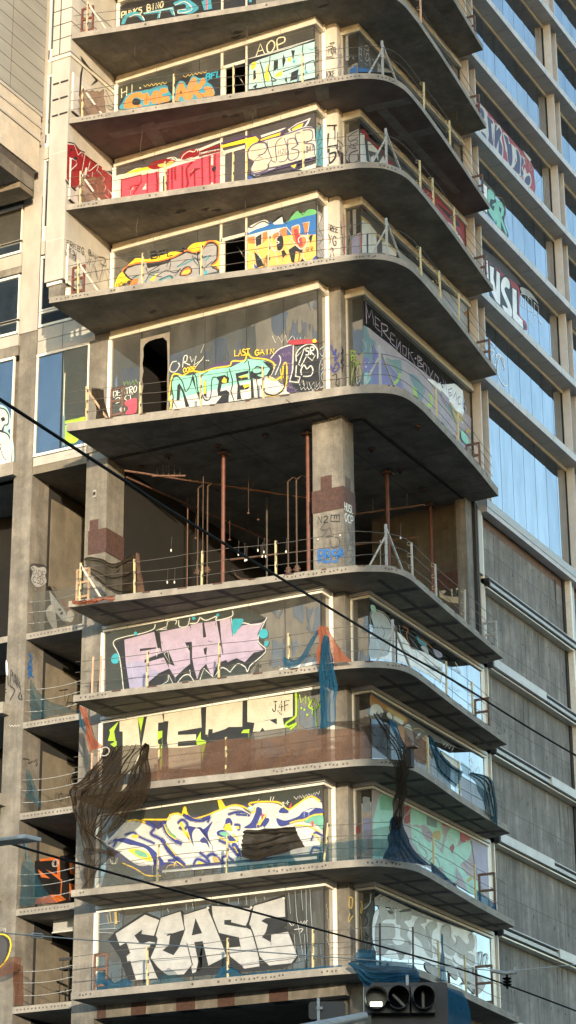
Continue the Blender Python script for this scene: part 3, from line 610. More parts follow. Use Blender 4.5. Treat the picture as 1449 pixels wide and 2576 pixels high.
def word(txt,col,w,x0,y0,x1,y1,h,h2=None,slant=0,gap=.22):
    """tag running from (x0,y0) to (x1,y1) = top left corners; h height"""
    n=len(txt); out=[]; h2=h2 or h
    for i,ch in enumerate(txt):
        if ch==' ' or ch not in FONT: continue
        a=i/n; b_=(i+1-gap)/n; 
        for st in FONT[ch]:
            c=[]
            for j in range(0,len(st),2):
                q=a+(b_-a)*st[j]; hh=h+(h2-h)*q
                c+=['%.1f'%(x0+(x1-x0)*q+slant*(1-st[j+1])*hh+random.uniform(-1,1)),'%.1f'%(y0+(y1-y0)*q+st[j+1]*hh+random.uniform(-1,1))]
            out.append('L%s %s %g %s'%('S' if ch in 'BCDGOPRSU0235J' else '',col,w,' '.join(c)))
    return '\n'.join(out)+'\n'
# --- W1
t0=lambda x,y:T(0,0,x,y)
gf(WIN[1],'y',0,t0,264,"""P k 895 190 895 60 960 20 1449 -60 1449 120 1200 160
P k 1449 -60 1800 -140 1930 -160 1930 30 1449 120
"""+word('PUNKS BINO','c',9,918,92,1240,5,46)+"""PS t 915 178 950 110 1040 90 1090 150 1070 152 1030 120 970 125 940 178
P t 1080 95 1310 50 1320 110 1300 115 1280 75 1215 85 1205 135 1185 140 1195 95 1085 110
PS t 1310 20 1400 -10 1460 20 1500 60 1450 100 1390 105 1345 95 1340 75 1400 60 1390 30 1330 40
LS w 6 975 130 1030 108 1070 120 1090 150;L w 6 1085 100 1300 60 1318 115;L w 6 1210 88 1203 133;LS w 6 1320 40 1390 12 1440 45 1440 80 1350 100 1350 75 1400 70
P t 1520 10 1590 -20 1600 65 1540 78;P pk 1555 -20 1565 -20 1565 70 1555 72;P t 1870 -80 1895 -100 1900 15 1880 18""")
# --- W2
z=Z(440,50,1.767); s_=sc(1.767)
gf(WIN[2],'y',0,z,s_,"""P k 36 672 34 640 70 600 100 570 180 528 260 520 340 508 430 482 500 450 560 422 640 432 700 415 757 395 757 570
P dg 36 640 36 520 420 390 430 480 260 520 120 550
H gp 6 225 510 380 488 12 9 S;H gp 6 500 445 660 408 12 8 S
PS t 76 672 80 612 110 568 165 545 225 540 330 510 380 505 395 540 400 614
PS t 436 615 440 540 468 478 505 480 525 505 560 440 610 455 660 450 665 480 700 510 715 570 640 590
PS o 90 664 98 605 135 568 195 552 220 572 212 606 185 590 158 592 142 615 152 640 178 636 215 645 190 655
PS k 142 615 165 596 200 610 190 640 150 640
P o 222 640 220 568 248 552 268 590 290 545 322 540 312 630 285 634 268 606 256 640
PS o 320 632 322 565 345 528 384 526 388 555 355 562 352 580 392 580 400 612 350 625
P o 441 615 450 535 470 490 492 482 515 530 533 602 503 606 492 580 472 585 466 612
P k 474 560 482 535 490 560
PS o 520 602 525 520 560 455 588 458 600 500 632 452 655 478 630 515 605 545 625 560 655 550 640 530 655 512 698 522 712 560 705 578 640 586 600 594 570 562 558 598
L t 5 540 560 556 510 590 470;LS k 4 600 548 640 585;LS k 4 240 560 240 630
"""+word('BFL','t2',10,655,428,765,400,42,slant=.12)+word('HI','c',8,68,530,172,488,60)+"""O c 198 524 6
"""+word('AOP','c',8,1005,225,1225,160,78)+"""P k 948 320 1100 280 1250 235 1415 178 1418 455 948 536
P lt 952 533 958 360 1030 325 1200 268 1300 232 1412 200 1414 450 1300 476 1130 505
P y 965 380 980 345 1010 340 1000 380 975 400;P c 960 480 1010 400 1030 380 1040 480;P lt 1060 330 1085 320 1080 420;P y 1060 440 1090 350 1098 470 1075 480;P y 1150 420 1190 400 1180 440 1130 450;P y 1215 330 1250 300 1245 345
P k 985 405 1000 400 1005 455 985 470;P k 980 516 1012 494 1004 528;L k 9 1030 335 1050 400 1070 520;L k 9 1102 305 1090 400 1112 450 1118 512;P k 1128 335 1158 328 1155 385 1125 408;P k 1195 290 1210 330 1192 385 1186 330;P k 1248 262 1262 330 1275 262
L k 8 1190 410 1280 380 1340 358;P k 1222 430 1300 392 1290 460 1240 476 1250 420;L k 9 1330 225 1320 360;L k 8 1345 400 1350 350 1405 330 1414 372;LS k 7 1115 450 1145 470 1120 480;P k 1215 440 1222 490 1205 470
O t2 1268 338 9;O t2 1352 412 8;O gy 1072 345 6;LC w 5 948 322 1100 284 1250 240 1415 182;L w 5 1380 300 1415 290;LS t 4 1370 250 1400 255 1412 240;L tg 5 958 500 1050 460""")
# --- W3
z=Z(440,400,1.767)
gf(WIN[3],'y',0,z,s_,"""P dk 22 520 22 470 100 445 760 255 940 205 1420 80 1420 180 1400 480 948 540 765 572
PS w 20 672 22 530 100 500 230 460 330 440 460 400 600 360 760 330 760 400 400 500 70 660
PS c 45 545 100 500 180 462 260 470 250 500 120 520;PS y 110 500 170 470 260 452 330 425 400 410 430 420 330 455
P pk 65 668 66 545 200 512 330 486 332 630
P pk 385 622 385 470 470 440 560 415 640 385 760 350 760 570
P w 332 486 356 480 356 626 332 630
L  r 10 66 668 66 545 205 510 204 560 150 640;L  r 10 248 500 246 642;L  r 13 310 490 318 560 316 632;L  r 10 130 660 132 590 190 580
P w 132 620 152 590 150 606;P w 212 612 240 565 240 610
L  r 12 390 620 392 470;L  r 13 418 462 420 612;L  r 13 440 455 442 540;L  r 13 490 450 492 606;LS r 13 560 420 520 470 530 560 520 600;P r 540 500 565 470 625 460 580 485 545 530;L  r 12 628 390 632 590;L  r 12 575 480 578 596;L  r 12 680 378 684 582;L  r 12 718 365 716 520 716 575;L  r 12 758 350 758 568
P w 545 500 570 470 572 472 548 498;P w 690 565 704 562 704 576 690 580;P w 692 375 705 370 706 440 690 442;PS k 695 465 722 446 724 470 708 490
PS r 250 450 300 415 370 400 440 385 440 420 370 450 300 470;PS yo 320 440 380 425 420 410 430 428 350 458;PS w 380 395 430 385 458 400 450 420 430 405;LS k 6 392 402 430 392 448 410;PS r 470 395 500 350 560 330 610 345 600 375 520 400;LS w 6 480 405 500 370 540 345 570 350 590 330 600 350;L w 5 520 398 560 388;L  r 13 600 350 755 305 755 340 610 375
"""+word('SHORT','k',3.5,608,362,745,322,24)+"""LS k 5 205 400 225 430 215 390;P w 600 330 755 268 757 285 610 345
P y 760 305 940 255 1010 240 1030 262 970 320 945 330 945 470 938 540 938 285 762 322
P pu 760 285 900 240 1000 228 1030 250 1180 195 1180 222 1030 270 1000 240 900 258 760 300
P w 1035 235 1210 180 1195 215 1190 200 1040 250;PS y 1040 262 1120 232 1180 215 1165 240 1080 262 1045 275;P pu 1180 200 1210 185 1190 225 1170 235
P w 1225 195 1290 150 1385 112 1370 150 1330 195 1240 215;P pu 1238 190 1290 158 1370 125 1335 180 1310 200 1250 210;P y 1250 195 1290 165 1335 148 1315 190 1265 202
PS w 1040 275 1140 250 1230 215 1330 175 1400 180 1412 230 1415 380 1330 400 1200 440 1100 480 1000 520 960 470 985 430 950 390 950 330 985 290
PS cr 950 390 955 335 985 300 1040 285 1120 262 1240 228 1340 190 1395 200 1392 300 1408 370 1330 400 1180 445 1090 470 990 505 968 470 995 435 955 405
LS pu 9 1085 320 1060 285 990 295 950 340 950 395 985 420 965 470 990 500 1080 475 1090 440;LS pu 7 1020 375 1060 360 1085 320;LS pu 7 1080 465 1180 445 1330 405 1410 385;LS pu 8 1000 290 1100 258 1230 222 1340 182 1408 185
LS pu 5 1080 280 1090 340 1110 400 1085 440;LS pu 5 1110 410 1145 415 1140 300 1180 250;LS pu 5 1160 420 1210 410 1230 350 1200 255;LS pu 6 1225 260 1230 400 1290 390 1298 340 1250 330 1290 300 1270 255 1230 262;LS pu 5 1298 300 1275 230 1310 215;LS pu 6 1330 200 1390 200 1395 260 1345 290 1405 300 1410 370
LS pu 4 985 420 1020 385 1050 395;LS pu 9 1000 515 1090 485 1200 455 1330 425 1412 400
P pu 1238 440 1295 425 1280 470 1250 475;P y 1245 448 1285 435 1272 464
"""+word('H2O','pu',4,1158,335,1230,322,34)+word('341','pu',5,1350,315,1412,300,38)+"""P bl 948 520 985 500 985 535 948 540;P k 950 500 1000 520 990 535 960 512;P w 1290 475 1420 430 1420 460 1340 478;L k 5 985 535 990 510 1150 490 1290 470""")
gf(WIN[3],'x',0.0,lambda x,y:T(1,0,x,y),264,"""P sg 934 1250 936 960 985 930 990 1255;P t 936 1240 936 1000 985 960 988 1250;LS k 8 950 930 972 945 955 1010 975 960;LS k 8 945 1080 965 1010 975 1070 950 1100;LS k 8 950 1180 965 1110 980 1150 955 1190;L k 7 942 1255 960 1200 978 1260;L y 5 936 1050 940 1250""")
# --- W4
z=Z(440,740,1.767)
gf(WIN[4],'y',0,z,s_,"""PS y 25 690 40 620 80 575 130 520 180 490 240 498 300 480 380 460 420 440 500 445 560 390 640 375 720 365 755 400 757 570 690 540 300 560 120 650
PS or_ 72 585 100 545 160 522 240 512 310 508 380 492 440 470 520 430 570 445 620 425 665 370 715 368 745 400 748 440 742 500 720 530 690 545 755 575 400 600 120 680 150 640
PS k 80 588 105 552 165 530 235 520 310 515 390 498 440 480 520 440 570 452 625 435 668 380 712 378 738 405 740 440 732 500 700 530 690 545 750 575 620 600 400 640 160 650
P gr 92 590 110 560 170 540 240 528 250 560 330 540 400 520 410 500 450 485 520 450 600 470 670 390 710 388 730 410 728 490 690 530 700 560 740 570 740 578 500 640 170 680 190 640 130 630
L k 9 245 525 238 560 250 590 330 540;L k 8 330 560 300 620 380 570;LS k 9 145 625 190 605 205 610;LS tq 6 150 632 190 618 203 622;PS or_ 145 640 190 625 205 640 130 678
P gr 205 520 240 515 245 550 225 560 235 600 200 665 180 672;L k 9 230 655 270 590 330 570;L tq 5 235 660 280 600 325 580;P y 265 640 320 590 290 650;LS k 8 330 640 400 610 425 625;LS tq 6 325 650 395 618 420 632;LS or_ 5 340 655 400 640
L k 7 380 550 408 480 410 535 400 570;L k 6 250 600 350 620;LS k 6 380 570 440 590 480 560 440 610
PS k 470 605 495 560 540 545 560 575 545 600 500 612;PS or_ 480 603 500 568 538 553 552 578 538 596 505 606;PS yo 485 600 505 575 535 562 545 580 530 595;PS y 500 590 520 572 538 570 535 588
LS tq 7 455 545 500 530 560 500 575 498;L k 5 455 550 520 500 570 492;L k 6 560 470 575 510 600 540;LS k 8 600 440 600 500 640 480 690 470;LS tq 6 635 495 665 475 678 482 650 505;L k 6 700 510 640 560 660 600;P tq 643 580 662 572 664 600 646 604;LS k 7 575 480 605 520 610 600;L k 6 690 540 745 580
PS y 150 500 180 488 240 498 240 510 160 518;PS y 555 400 610 385 620 415 580 435 540 425
"""+word('BFL','k',10,275,445,440,420,48)+word('MOKS','k',6,30,665,135,640,34)+"""LS k 7 470 430 500 445 490 415 520 430
P b 944 300 1000 285 1100 235 1200 240 1420 170 1422 330 1150 330 944 335
PS w 950 275 1000 245 1060 222 1090 235 1085 260 1000 290 950 312;LS k 10 950 268 975 275 1020 245 1060 232 1088 245 1120 240 1150 205 1185 190;P w 1120 245 1185 200 1195 250 1130 255
PS gn 1215 240 1250 200 1290 160 1310 175 1340 170 1370 150 1415 152 1420 180 1340 200 1250 225;L k 8 1190 200 1215 250 1245 200 1265 160;L k 7 1305 160 1330 190 1350 160
P yo 944 340 1100 330 1420 325 1422 500 944 566
P w 944 330 1055 300 1110 290 1215 270 1200 275 1110 340 1000 350 944 350
P or_ 946 344 995 335 998 390 950 385;P or_ 1045 310 1082 300 1085 350 1045 390
P k 1000 345 1042 318 1040 395 1005 410;L w 5 944 338 996 330 1000 408 1045 392 1048 312 1105 292 1100 380 1140 460 1160 530;P yo 950 385 1000 395 1000 560 945 565;P k 990 440 1030 480 1060 540 1010 555;P bl 988 520 1015 555 990 558;L w 5 940 445 985 465 990 560;L w 5 1000 410 1030 480 1070 530
P or_ 1120 318 1165 310 1160 350 1125 360;PS k 1150 355 1185 330 1195 400 1165 440 1150 420;LS w 5 1110 330 1150 305 1170 320 1140 360 1165 380 1120 400 1120 430 1180 440
P or_ 1170 290 1215 275 1220 330 1180 330;L w 5 1168 285 1215 272 1260 330 1225 400 1250 440 1260 510;P k 1230 430 1275 400 1330 430 1330 450 1280 440 1270 520 1250 515
PS or_ 1250 280 1300 262 1310 320 1290 350 1330 330 1355 370 1320 420 1275 385;P ma 1265 290 1290 280 1300 320 1320 345 1330 400 1310 410 1280 370;LS w 5 1252 275 1302 258 1308 318;LS w 6 1262 370 1315 425 1355 385 1345 335 1300 350 1305 385
P or_ 1330 250 1375 235 1360 300 1345 320;L w 5 1325 245 1375 235 1358 350 1370 390 1330 440 1335 480;P k 1378 330 1400 325 1385 385 1370 350;P k 1180 440 1200 430 1215 460 1190 490;L k 8 1310 440 1300 510;LS w 5 1330 480 1350 508 1400 500 1422 470;P k 1325 490 1345 510 1310 512
"""+word('SFR','k',4,1350,415,1405,405,30)+"""PS bl 1395 500 1422 470 1422 498""")
gf(WIN[4],'x',0.0,lambda x,y:T(1,1,x,y),264,"""P gr 945 650 945 260 990 280 998 655;P k 948 250 990 275 985 330 950 300;LS k 10 950 300 985 330 955 420 990 500;L k 10 950 480 990 510 955 560 992 640;P w 955 330 975 350 960 400;L k 7 950 600 990 660""")
# --- W5
z=Z(440,1280,1.685); s5=sc(1.685)
gf(WIN[5],'y',0,z,s5,"""P w 395 560 380 480 420 440 600 420 800 400 1000 370 1160 400 1180 455 1010 475 700 520
PS pu 620 300 700 255 780 240 850 225 960 215 1060 200 1050 240 900 250 700 290 640 330
P pu 1050 250 1120 150 1210 130 1200 250 1195 350 1240 400 1235 440 1180 450 1160 440 1150 260
PS k 1220 200 1260 140 1330 130 1365 170 1368 260 1370 425 1240 440 1190 370 1210 260
P m 395 395 400 350 440 335 520 335 530 330 640 300 740 285 790 280 900 225 1010 235 1060 270 1050 320 900 380 700 430 430 495 400 480
P w 430 495 560 455 700 425 900 375 1050 335 1100 370 1130 400 1120 440 1060 465 1000 475 700 520 400 560
LS y 8 385 560 400 500 380 490 400 340 440 325 470 335 530 305 600 312 680 285 780 270 800 240 880 235 900 185 930 215 1010 225 1065 245 1078 280 1040 340 1085 365 1130 330 1140 260 1160 262 1158 390 1130 430 1090 468 1040 465 1010 440
LS k 9 400 550 408 480 395 400 410 350 440 342 470 380 490 440 520 400 540 330 560 345 570 430 590 470
P k 435 400 450 385 480 440 515 540 490 545 470 450 455 420 450 500 430 500;P k 528 345 545 340 562 440 590 460 595 530 560 440;L k 7 400 490 430 545;P k 610 380 625 360 630 480 610 470;P y 612 370 624 370 624 455 612 455;L k 8 575 330 600 330 640 305;LS k 9 600 460 620 498 655 480 665 360 690 345
P k 690 345 750 330 780 350 775 380 730 390 720 440 760 430 780 445 775 510 690 520 730 470 705 470 700 430 710 370;P y 728 375 745 345 762 360 760 382 738 382;L k 8 765 310 770 345;L k 9 780 290 800 360 800 400 790 440 810 500;P k 820 320 910 300 905 320 840 340 850 350 905 345 905 360 840 370 850 400 910 390 915 410 900 425 850 430 860 490 830 495 835 400
P y 838 345 900 328 905 340 860 350;P y 870 400 905 392 918 405 880 418;L k 9 905 240 915 290 918 360;L k 8 880 250 900 230;P k 920 310 960 270 1010 280 1008 320 960 330 1000 350 970 360 935 350 945 480 925 485;PS m 935 300 965 282 990 292 985 312 950 318;L k 8 960 360 975 480;P k 1000 240 1050 250 1075 290 1040 345 1025 335 1050 290 1010 250;LS k 10 990 400 1020 450 1080 465 1135 430 1150 370 1150 270;L y 5 1120 290 1125 360;L y 5 1135 275 1137 350;LS w 6 1055 220 1110 160 1200 128 1210 130
LS w 6 1085 330 1120 240 1110 200;LS w 5 1060 330 1090 260;LS w 7 1225 240 1225 190 1260 145 1320 125 1362 160 1366 220;L w 8 1205 130 1200 300 1180 375 1240 380 1250 345 1220 340 1225 270
L w 7 1225 210 1280 150 1240 260 1255 275 1290 210;"""+word('SR','w',7,1285,150,1350,145,50)+"""LS w 7 1260 330 1255 300 1275 265 1295 290 1320 270 1335 300 1320 335 1270 340;L w 6 1300 210 1330 235 1350 200;H w 5 1240 380 1370 400 14 22;H w 5 1250 420 1370 425 10 12;H lp 4 1130 200 1190 190 9 14;H lp 4 1140 260 1200 255 7 9;H lp 3 1160 330 1200 380 8 9;H lp 3 1160 400 1230 430 8 9
LS w 6 430 240 400 250 385 300 420 310 450 270 440 250;LS w 6 470 280 480 210 500 205 495 240 475 245 520 265;L w 6 520 210 530 245 560 205 545 265 600 230;L w 5 560 275 610 210;H w 5 1060 100 1190 90 6 28;H w 4 1210 95 1260 100 5 18;O w 640 235 4;O w 628 235 4
"""+word('OOPR','y',5,475,285,560,272,30)+word('LAST','y',6,815,165,920,155,42)+word('GAIN','y',6,950,165,1085,155,34)+"""PS ma 1180 100 1330 95 1360 115 1200 130;O y 1345 105 14;LS w 4 590 185 612 130
"""+word('DESTRO','w',6,12,435,172,400,42)+word('2XT','w',6,25,485,150,455,32)+"""PS pk 85 515 130 490 165 490 165 560 150 585 90 590 110 555;H lm 4 80 390 165 375 9 16;O pk 140 530 22;O gy 70 560 18""")
gf(WIN[5],'x',0.0,lambda x,y:T(1,2,x,y),264,"""LS gy 8 965 350 960 200 985 130 1000 200 975 260 995 330 970 350;LS gy 7 965 60 1000 40 985 110 965 90;LS w 5 975 170 990 190 975 220;L k 6 960 20 1000 0""")
gf(RWIN[5],'y',1.034,lambda x,y:T(1,2,x,y),264,"""LS lm 7 1200 70 1205 150;LS lm 6 1200 70 1230 80 1210 105 1235 120 1200 140;LS lm 6 1240 140 1235 190 1255 150 1250 200;LS c 7 1215 200 1205 300;LS c 7 1240 250 1260 180 1275 260 1250 320 1240 250;L lm 4 1215 150 1225 330;L lm 4 1200 160 1205 330""")
# --- W7
z=Z(390,2340,1.61); s7=sc(1.61)
gf(WIN[7],'y',0,z,s7,"""P dg 40 610 40 250 200 200 850 100 930 90 1060 150 1040 330 1040 380 950 490
P k 100 305 160 280 360 230 380 250 580 195 740 170 835 148 848 262 900 198 940 190 1060 150 1010 240 1010 300 1058 352 1030 400 960 450 940 490 900 440 850 440 800 470 730 510 660 470 600 545 560 480 510 540 480 565 440 510 400 570 310 585 155 605 130 400
P pl 160 288 350 238 370 335 260 345 258 362 385 340 400 370 290 415 288 435 410 400 445 470 380 500 310 560 290 590 195 602 170 440
P pl 385 240 575 200 600 300 545 305 560 340 575 360 578 440 530 480 482 528 445 470 440 440 480 455 440 360 400 370
P pl 580 195 655 178 660 275 680 270 665 180 745 168 770 300 780 370 815 412 750 440 720 525 690 470 680 440 640 480 622 540 600 460 590 400 590 330
P k 662 345 685 335 680 385 668 380;P pl 765 165 832 150 845 268 905 198 940 192 1040 178 1005 250 1008 310 1045 355 980 370 925 430 870 405 815 430 790 390 775 290
LS w 5 155 605 130 400 90 305 160 270 270 248 345 220 355 190;L w 5 365 228 430 205 430 220 370 225;LS w 5 430 200 440 170 490 165 485 190;LS w 5 505 165 510 205 560 200 575 150;LS w 6 575 185 620 180 640 145;LS w 6 645 150 680 165 745 140 745 165 840 140 846 105;L w 5 838 150 850 262;LS w 5 850 262 880 225 910 182 980 195 1040 178 1065 148;LS w 5 1062 150 1020 240 1010 300 1058 352 1020 400 960 450 940 490 925 460 880 440 840 480 830 492 800 470 770 470 730 525;L w 5 725 525 665 470 640 540;LS w 5 600 548 570 510 530 520 495 565;L w 5 575 480 580 520;LS w 4 470 570 440 510 435 550 380 580
LC w 4 365 330 380 370 365 395;LC w 4 412 375 435 362 450 440;LC w 4 555 330 565 325 560 370
PS tq 845 165 890 155 915 160 905 190 880 225 850 255;PS tq 1020 230 1050 218 1070 240 1065 270 1035 280 1015 262;PS tq 1050 300 1075 298 1070 325 1052 330;PS tq 78 400 100 375 125 385 122 430 100 440 80 430;O tq 232 248 12;O tq 600 152 12;O tq 752 132 10
P li 170 440 260 420 380 500 310 560 290 590 195 602
H k 3 385 300 405 310 4 6;H k 3 690 298 720 300 4 6;H k 3 395 420 415 425 4 5
H gy 3 180 330 230 560 9 5;L k 3 735 175 742 200;P w 1140 478 1160 465 1380 425 1395 425 1395 440 1150 485""")
# --- W8
z=Z(390,2700,1.61)
gf(WIN[8],'y',0,z,s7,"""P k 25 395 25 232 200 190 650 120 920 80 1240 40 1240 260 960 300 960 540 200 560 25 560
P cr 130 225 245 205 262 385 262 560 140 560 150 380 150 290 130 290
P cr 305 190 400 178 410 230 375 235 372 360 395 400 395 540 275 560 268 390
P cr 412 175 645 138 650 265 500 290 500 312 615 308 615 345 500 355 500 385 645 375 645 528 440 530 440 400 430 350 440 225 412 225
P cr 680 125 910 98 908 260 820 262 800 275 720 300 720 275 695 275 690 310 675 310
P cr 940 92 1228 52 1228 195 1165 205 1170 240 1210 262 1050 285 1035 265 1020 290 975 292 985 235 940 230
P k 985 235 1080 215 1128 205 1128 248 1080 218;P k 940 235 980 235 965 275 940 278;P k 1170 205 1228 195 1180 235
LS k 4 1170 240 1195 262 1210 262
P lm 55 350 70 300 65 280 125 225 95 290 112 385 100 400 95 350;P lm 70 370 112 350 112 400;P lm 245 200 285 195 265 290;P lm 370 290 402 285 400 325 372 345;P lm 388 400 402 360 400 510 385 510;P lm 615 345 645 290 645 340 680 350 660 440 655 490 645 380 620 375;P lm 900 300 915 280 955 275 950 300
LS lm 11 1248 45 1250 170 1240 200 1185 240 1200 260 1250 240 1215 275;H lm 9 1275 80 1395 110 8 32;LS lm 8 1360 80 1330 130 1370 150 1395 120 1405 140;L lm 6 1350 130 1355 190;L lm 6 1372 140 1378 262;O lm 1282 143 7;O lm 1302 152 7;O lm 1320 185 7
LC w 3 1128 205 1128 248 1080 218
"""+word('J4F','k',7,1100,100,1215,92,62)+"""O k 1135 160 4;O k 1145 172 4;O k 1155 180 4
P dk 400 380 437 380 437 515 402 515;H w 3 700 170 880 140 12 20;H w 3 980 120 1200 95 14 22;H w 3 460 180 640 160 12 24;H pl 3 460 450 640 440 12 40""")
# --- W9
z=Z(390,3060,1.61)
gf(WIN[9],'y',0,z,s7,"""P dg 60 560 190 230 600 120 1410 52 1416 500 150 630
PS nv 60 420 170 280 300 280 430 270 460 235 540 235 560 240 680 240 780 180 850 170 900 175 990 160 1100 155 1180 190 1220 190 1330 120 1410 140 1416 450 1416 480 900 540 560 590 420 570 400 610 300 630 150 545
PS w 25 410 80 375 160 290 230 280 300 300 370 330 345 350 420 300 440 250 500 235 560 260 640 262 680 255 750 215 830 180 900 190 960 235 990 170 1130 170 1190 215 1240 180 1340 130 1400 155 1416 200 1416 450 1380 480 900 525 560 560 450 540 360 545 250 560 120 470
LS y 8 175 278 240 272 300 292 275 270 430 268 450 240 500 230 525 240 542 190 560 235 600 262 640 255 690 240 760 210 850 178 920 190 975 225 985 200 950 170 1000 158 1090 155 1150 165 1200 205 1260 170 1340 122 1400 150
P y 530 225 540 185 552 190 560 240;P y 765 210 750 145 775 140 800 185 820 190
LS bd 16 300 285 350 320 330 360 400 400 440 470 540 560;LS bd 12 165 365 220 352 250 375 350 420;PS y 205 370 240 365 250 380 215 385;PS bd 110 400 160 385 230 405 320 440 400 520 410 560 380 600 345 545 300 470 200 430
PS w 130 440 200 430 290 450 330 500 345 560 280 540 180 470;PS y 185 460 240 455 310 480 340 530 280 522 220 490;PS mg 225 470 250 462 300 485 305 510 250 498
LS bd 14 60 420 110 395 90 440;LS bd 22 405 290 430 350 480 400 520 420;LS gn 10 420 310 445 355 485 380;LS y 5 412 300 440 360 490 395
LS bd 14 500 290 530 270 560 300 540 330 510 320;P y 510 290 525 280 550 350 590 330 570 400 590 420 540 360;PS bd 560 320 600 315 660 330 720 280 690 350 700 400 720 440 660 330 620 320 590 360 600 440
PS bd 640 400 665 380 690 410 700 450 680 420 650 415;LS bd 16 560 245 600 270 650 275 690 260;LS bd 12 540 240 560 262 590 270
LS bd 16 400 395 430 440 460 480 540 550;LS y 6 425 420 460 460 490 500
LS bd 14 640 480 680 510 700 540;LS bd 16 690 500 720 485 760 520 790 540;PS gp 720 510 745 505 765 535 730 540;LS bd 12 780 510 810 500 850 530;LS bd 14 440 530 480 530 520 570;LS y 5 475 570 490 535 540 570;LS bd 14 600 550 620 520 660 530 690 550;PS y 620 550 640 535 660 550
LS bd 12 820 235 880 220 940 225 950 245;LS bd 10 870 235 920 240 935 240;LS bd 14 660 270 700 250 690 285
PS bd 805 265 830 260 845 300 790 325 800 290;P y 800 300 830 290 845 340 790 335;PS bd 745 350 770 335 800 340 870 400 880 410 820 400 800 380 760 375;PS mg 762 355 800 345 830 370 800 378;LS y 6 760 375 820 410 880 400 850 360;LS bd 12 860 300 890 305 885 335;O y 880 320 10;LS bd 12 760 400 820 430 880 500;PS bd 840 430 870 420 900 480 890 500;LS y 6 855 440 880 480
PS bd 920 320 960 290 990 230 1000 190 1030 200 1035 235 1060 240 1045 300 1000 320;P y 1000 300 1050 240 1030 215 1060 245 1020 305;P w 1005 290 1025 240 1030 260;P pk 1028 240 1045 235 1035 275
PS bd 1060 260 1080 270 1055 310 1040 305;PS bd 1125 260 1180 275 1260 250 1290 220 1350 195 1416 200 1416 225 1330 250 1240 285 1150 310;PS bd 1140 215 1160 195 1190 205 1200 225 1150 225;P w 1300 215 1370 195 1330 225
PS mg 1300 280 1350 250 1416 235 1416 330 1380 300;LS y 7 1210 290 1260 275 1300 270 1360 240 1416 235;LS y 6 1240 305 1330 310 1400 350;P pk 1345 280 1360 278 1358 312 1348 310;LS bd 9 1345 400 1370 350 1416 370;LS bd 12 1340 480 1360 445 1400 450;LS y 5 1350 360 1385 380 1416 430;PS tg 940 195 980 185 970 220;P pk 1205 190 1222 160 1215 195
LS y 6 150 545 230 580 300 622 390 625;LS gp 5 420 610 440 560 500 560
"""+word('24','w',5,1155,165,1210,140,28)+"""H w 5 1240 135 1400 100 18 12;L w 5 1085 150 1090 125;L w 5 1100 150 1108 125;L w 4 1005 150 1015 138;H w 4 60 420 160 330 5 9;LS w 5 830 200 900 205 960 235;H gy 3 700 350 780 250 4 14
P w 400 590 1380 500 1380 520 400 605""")
# --- W10, with the reflected building's thin grey verticals painted onto the pane
z=Z(360,3460,1.61)
gf(WIN[10],'y',0,z,s7,"""P k 105 385 150 335 340 212 435 250 570 198 590 222 745 175 765 160 1010 175 1225 98 1245 245 1130 260 1255 330 1315 490 1290 530 1210 570 400 640 235 650 200 560 180 500
P s 152 348 340 228 430 262 398 362 318 350 322 322 272 360 310 415 365 398 405 405 350 465 418 630 232 648 282 640 245 520 228 525 222 490 245 470 222 405 180 425
P s 440 248 565 208 590 330 520 345 455 350 500 355 490 420 450 455 520 485 560 430 605 410 640 545 590 605 480 612 420 560 375 500 410 425 420 380 408 360
P s 585 228 735 185 800 340 860 500 905 550 740 552 705 395 652 402 688 580 640 600 610 420 560 420 590 335
P k 635 360 660 250 702 345;P k 652 405 705 395 742 552 662 592 700 575
P s 762 172 1012 188 985 298 845 285 885 262 842 262 842 288 985 312 1020 330 1060 490 1065 555 970 570 880 500 850 440 945 430 930 370 805 345 770 240
P k 805 342 935 372 945 428 842 372;P k 845 262 888 260 885 275 980 300 975 312 842 290
P s 1030 172 1225 115 1228 240 1135 262 1075 268 1118 290 1105 340 1080 370 1138 402 1140 355 1250 335 1305 490 1270 535 1125 550 1065 490 1010 300 1000 290
L k 9 436 255 398 365;L k 9 570 205 592 325 480 360;L k 9 745 185 805 345 880 500 880 540;LS k 9 1020 180 1000 260 985 300 1015 325 1060 480 1070 550;P k 870 485 965 560 865 550 740 552 690 580 662 594 740 552;P k 1062 490 1125 548 1068 552;L k 8 605 410 640 545 590 605;P k 405 560 485 612 420 622;P k 370 470 405 410 380 410 350 465
P k 1105 250 1240 240 1238 245 1228 300 1140 355 1138 402 1080 370 1112 335 1118 280 1080 265;L k 8 1250 335 1308 488 1275 530;L k 8 158 340 340 218 432 252;L k 8 440 245 565 203;L k 8 590 225 740 178;L k 8 1030 168 1222 105 1240 245
P k 182 425 222 405 246 470 220 492 228 525 246 520 282 640 236 642 205 560 190 500
O w 1218 125 9;O w 738 185 8;O w 1012 182 8;H gy 3 1060 190 1200 160 14 6;L gy 3 1060 520 1200 500
H w 5 1255 290 1365 275 12 15;LS w 4 1285 322 1340 318 1320 345
L gy 3 1290 75 1300 230 1340 480;L gy 3 1330 72 1340 200;L gy 3 1360 70 1365 330 1375 500;L gy 3 1250 90 1262 220;L gy 3 1385 65 1390 180 1400 330;L gy 3 1095 115 1100 135;L gy 3 1040 115 1045 150;L gy 3 930 120 935 160;L gy 3 800 140 805 165;L gy 3 870 125 872 155;L gy 3 980 115 985 165;L gy 3 640 155 645 190;L gy 3 600 160 602 200;L gy 3 480 190 490 210;L gy 3 1285 350 1295 500;L gy 3 1310 480 1318 520;L gy 3 1350 350 1358 510
P gp 145 210 160 208 165 285 148 290;L gp 4 100 230 110 285;L gp 5 115 205 125 280;L gy 4 50 290 180 270;L gy 4 50 320 160 315;L gy 4 50 340 140 345""")
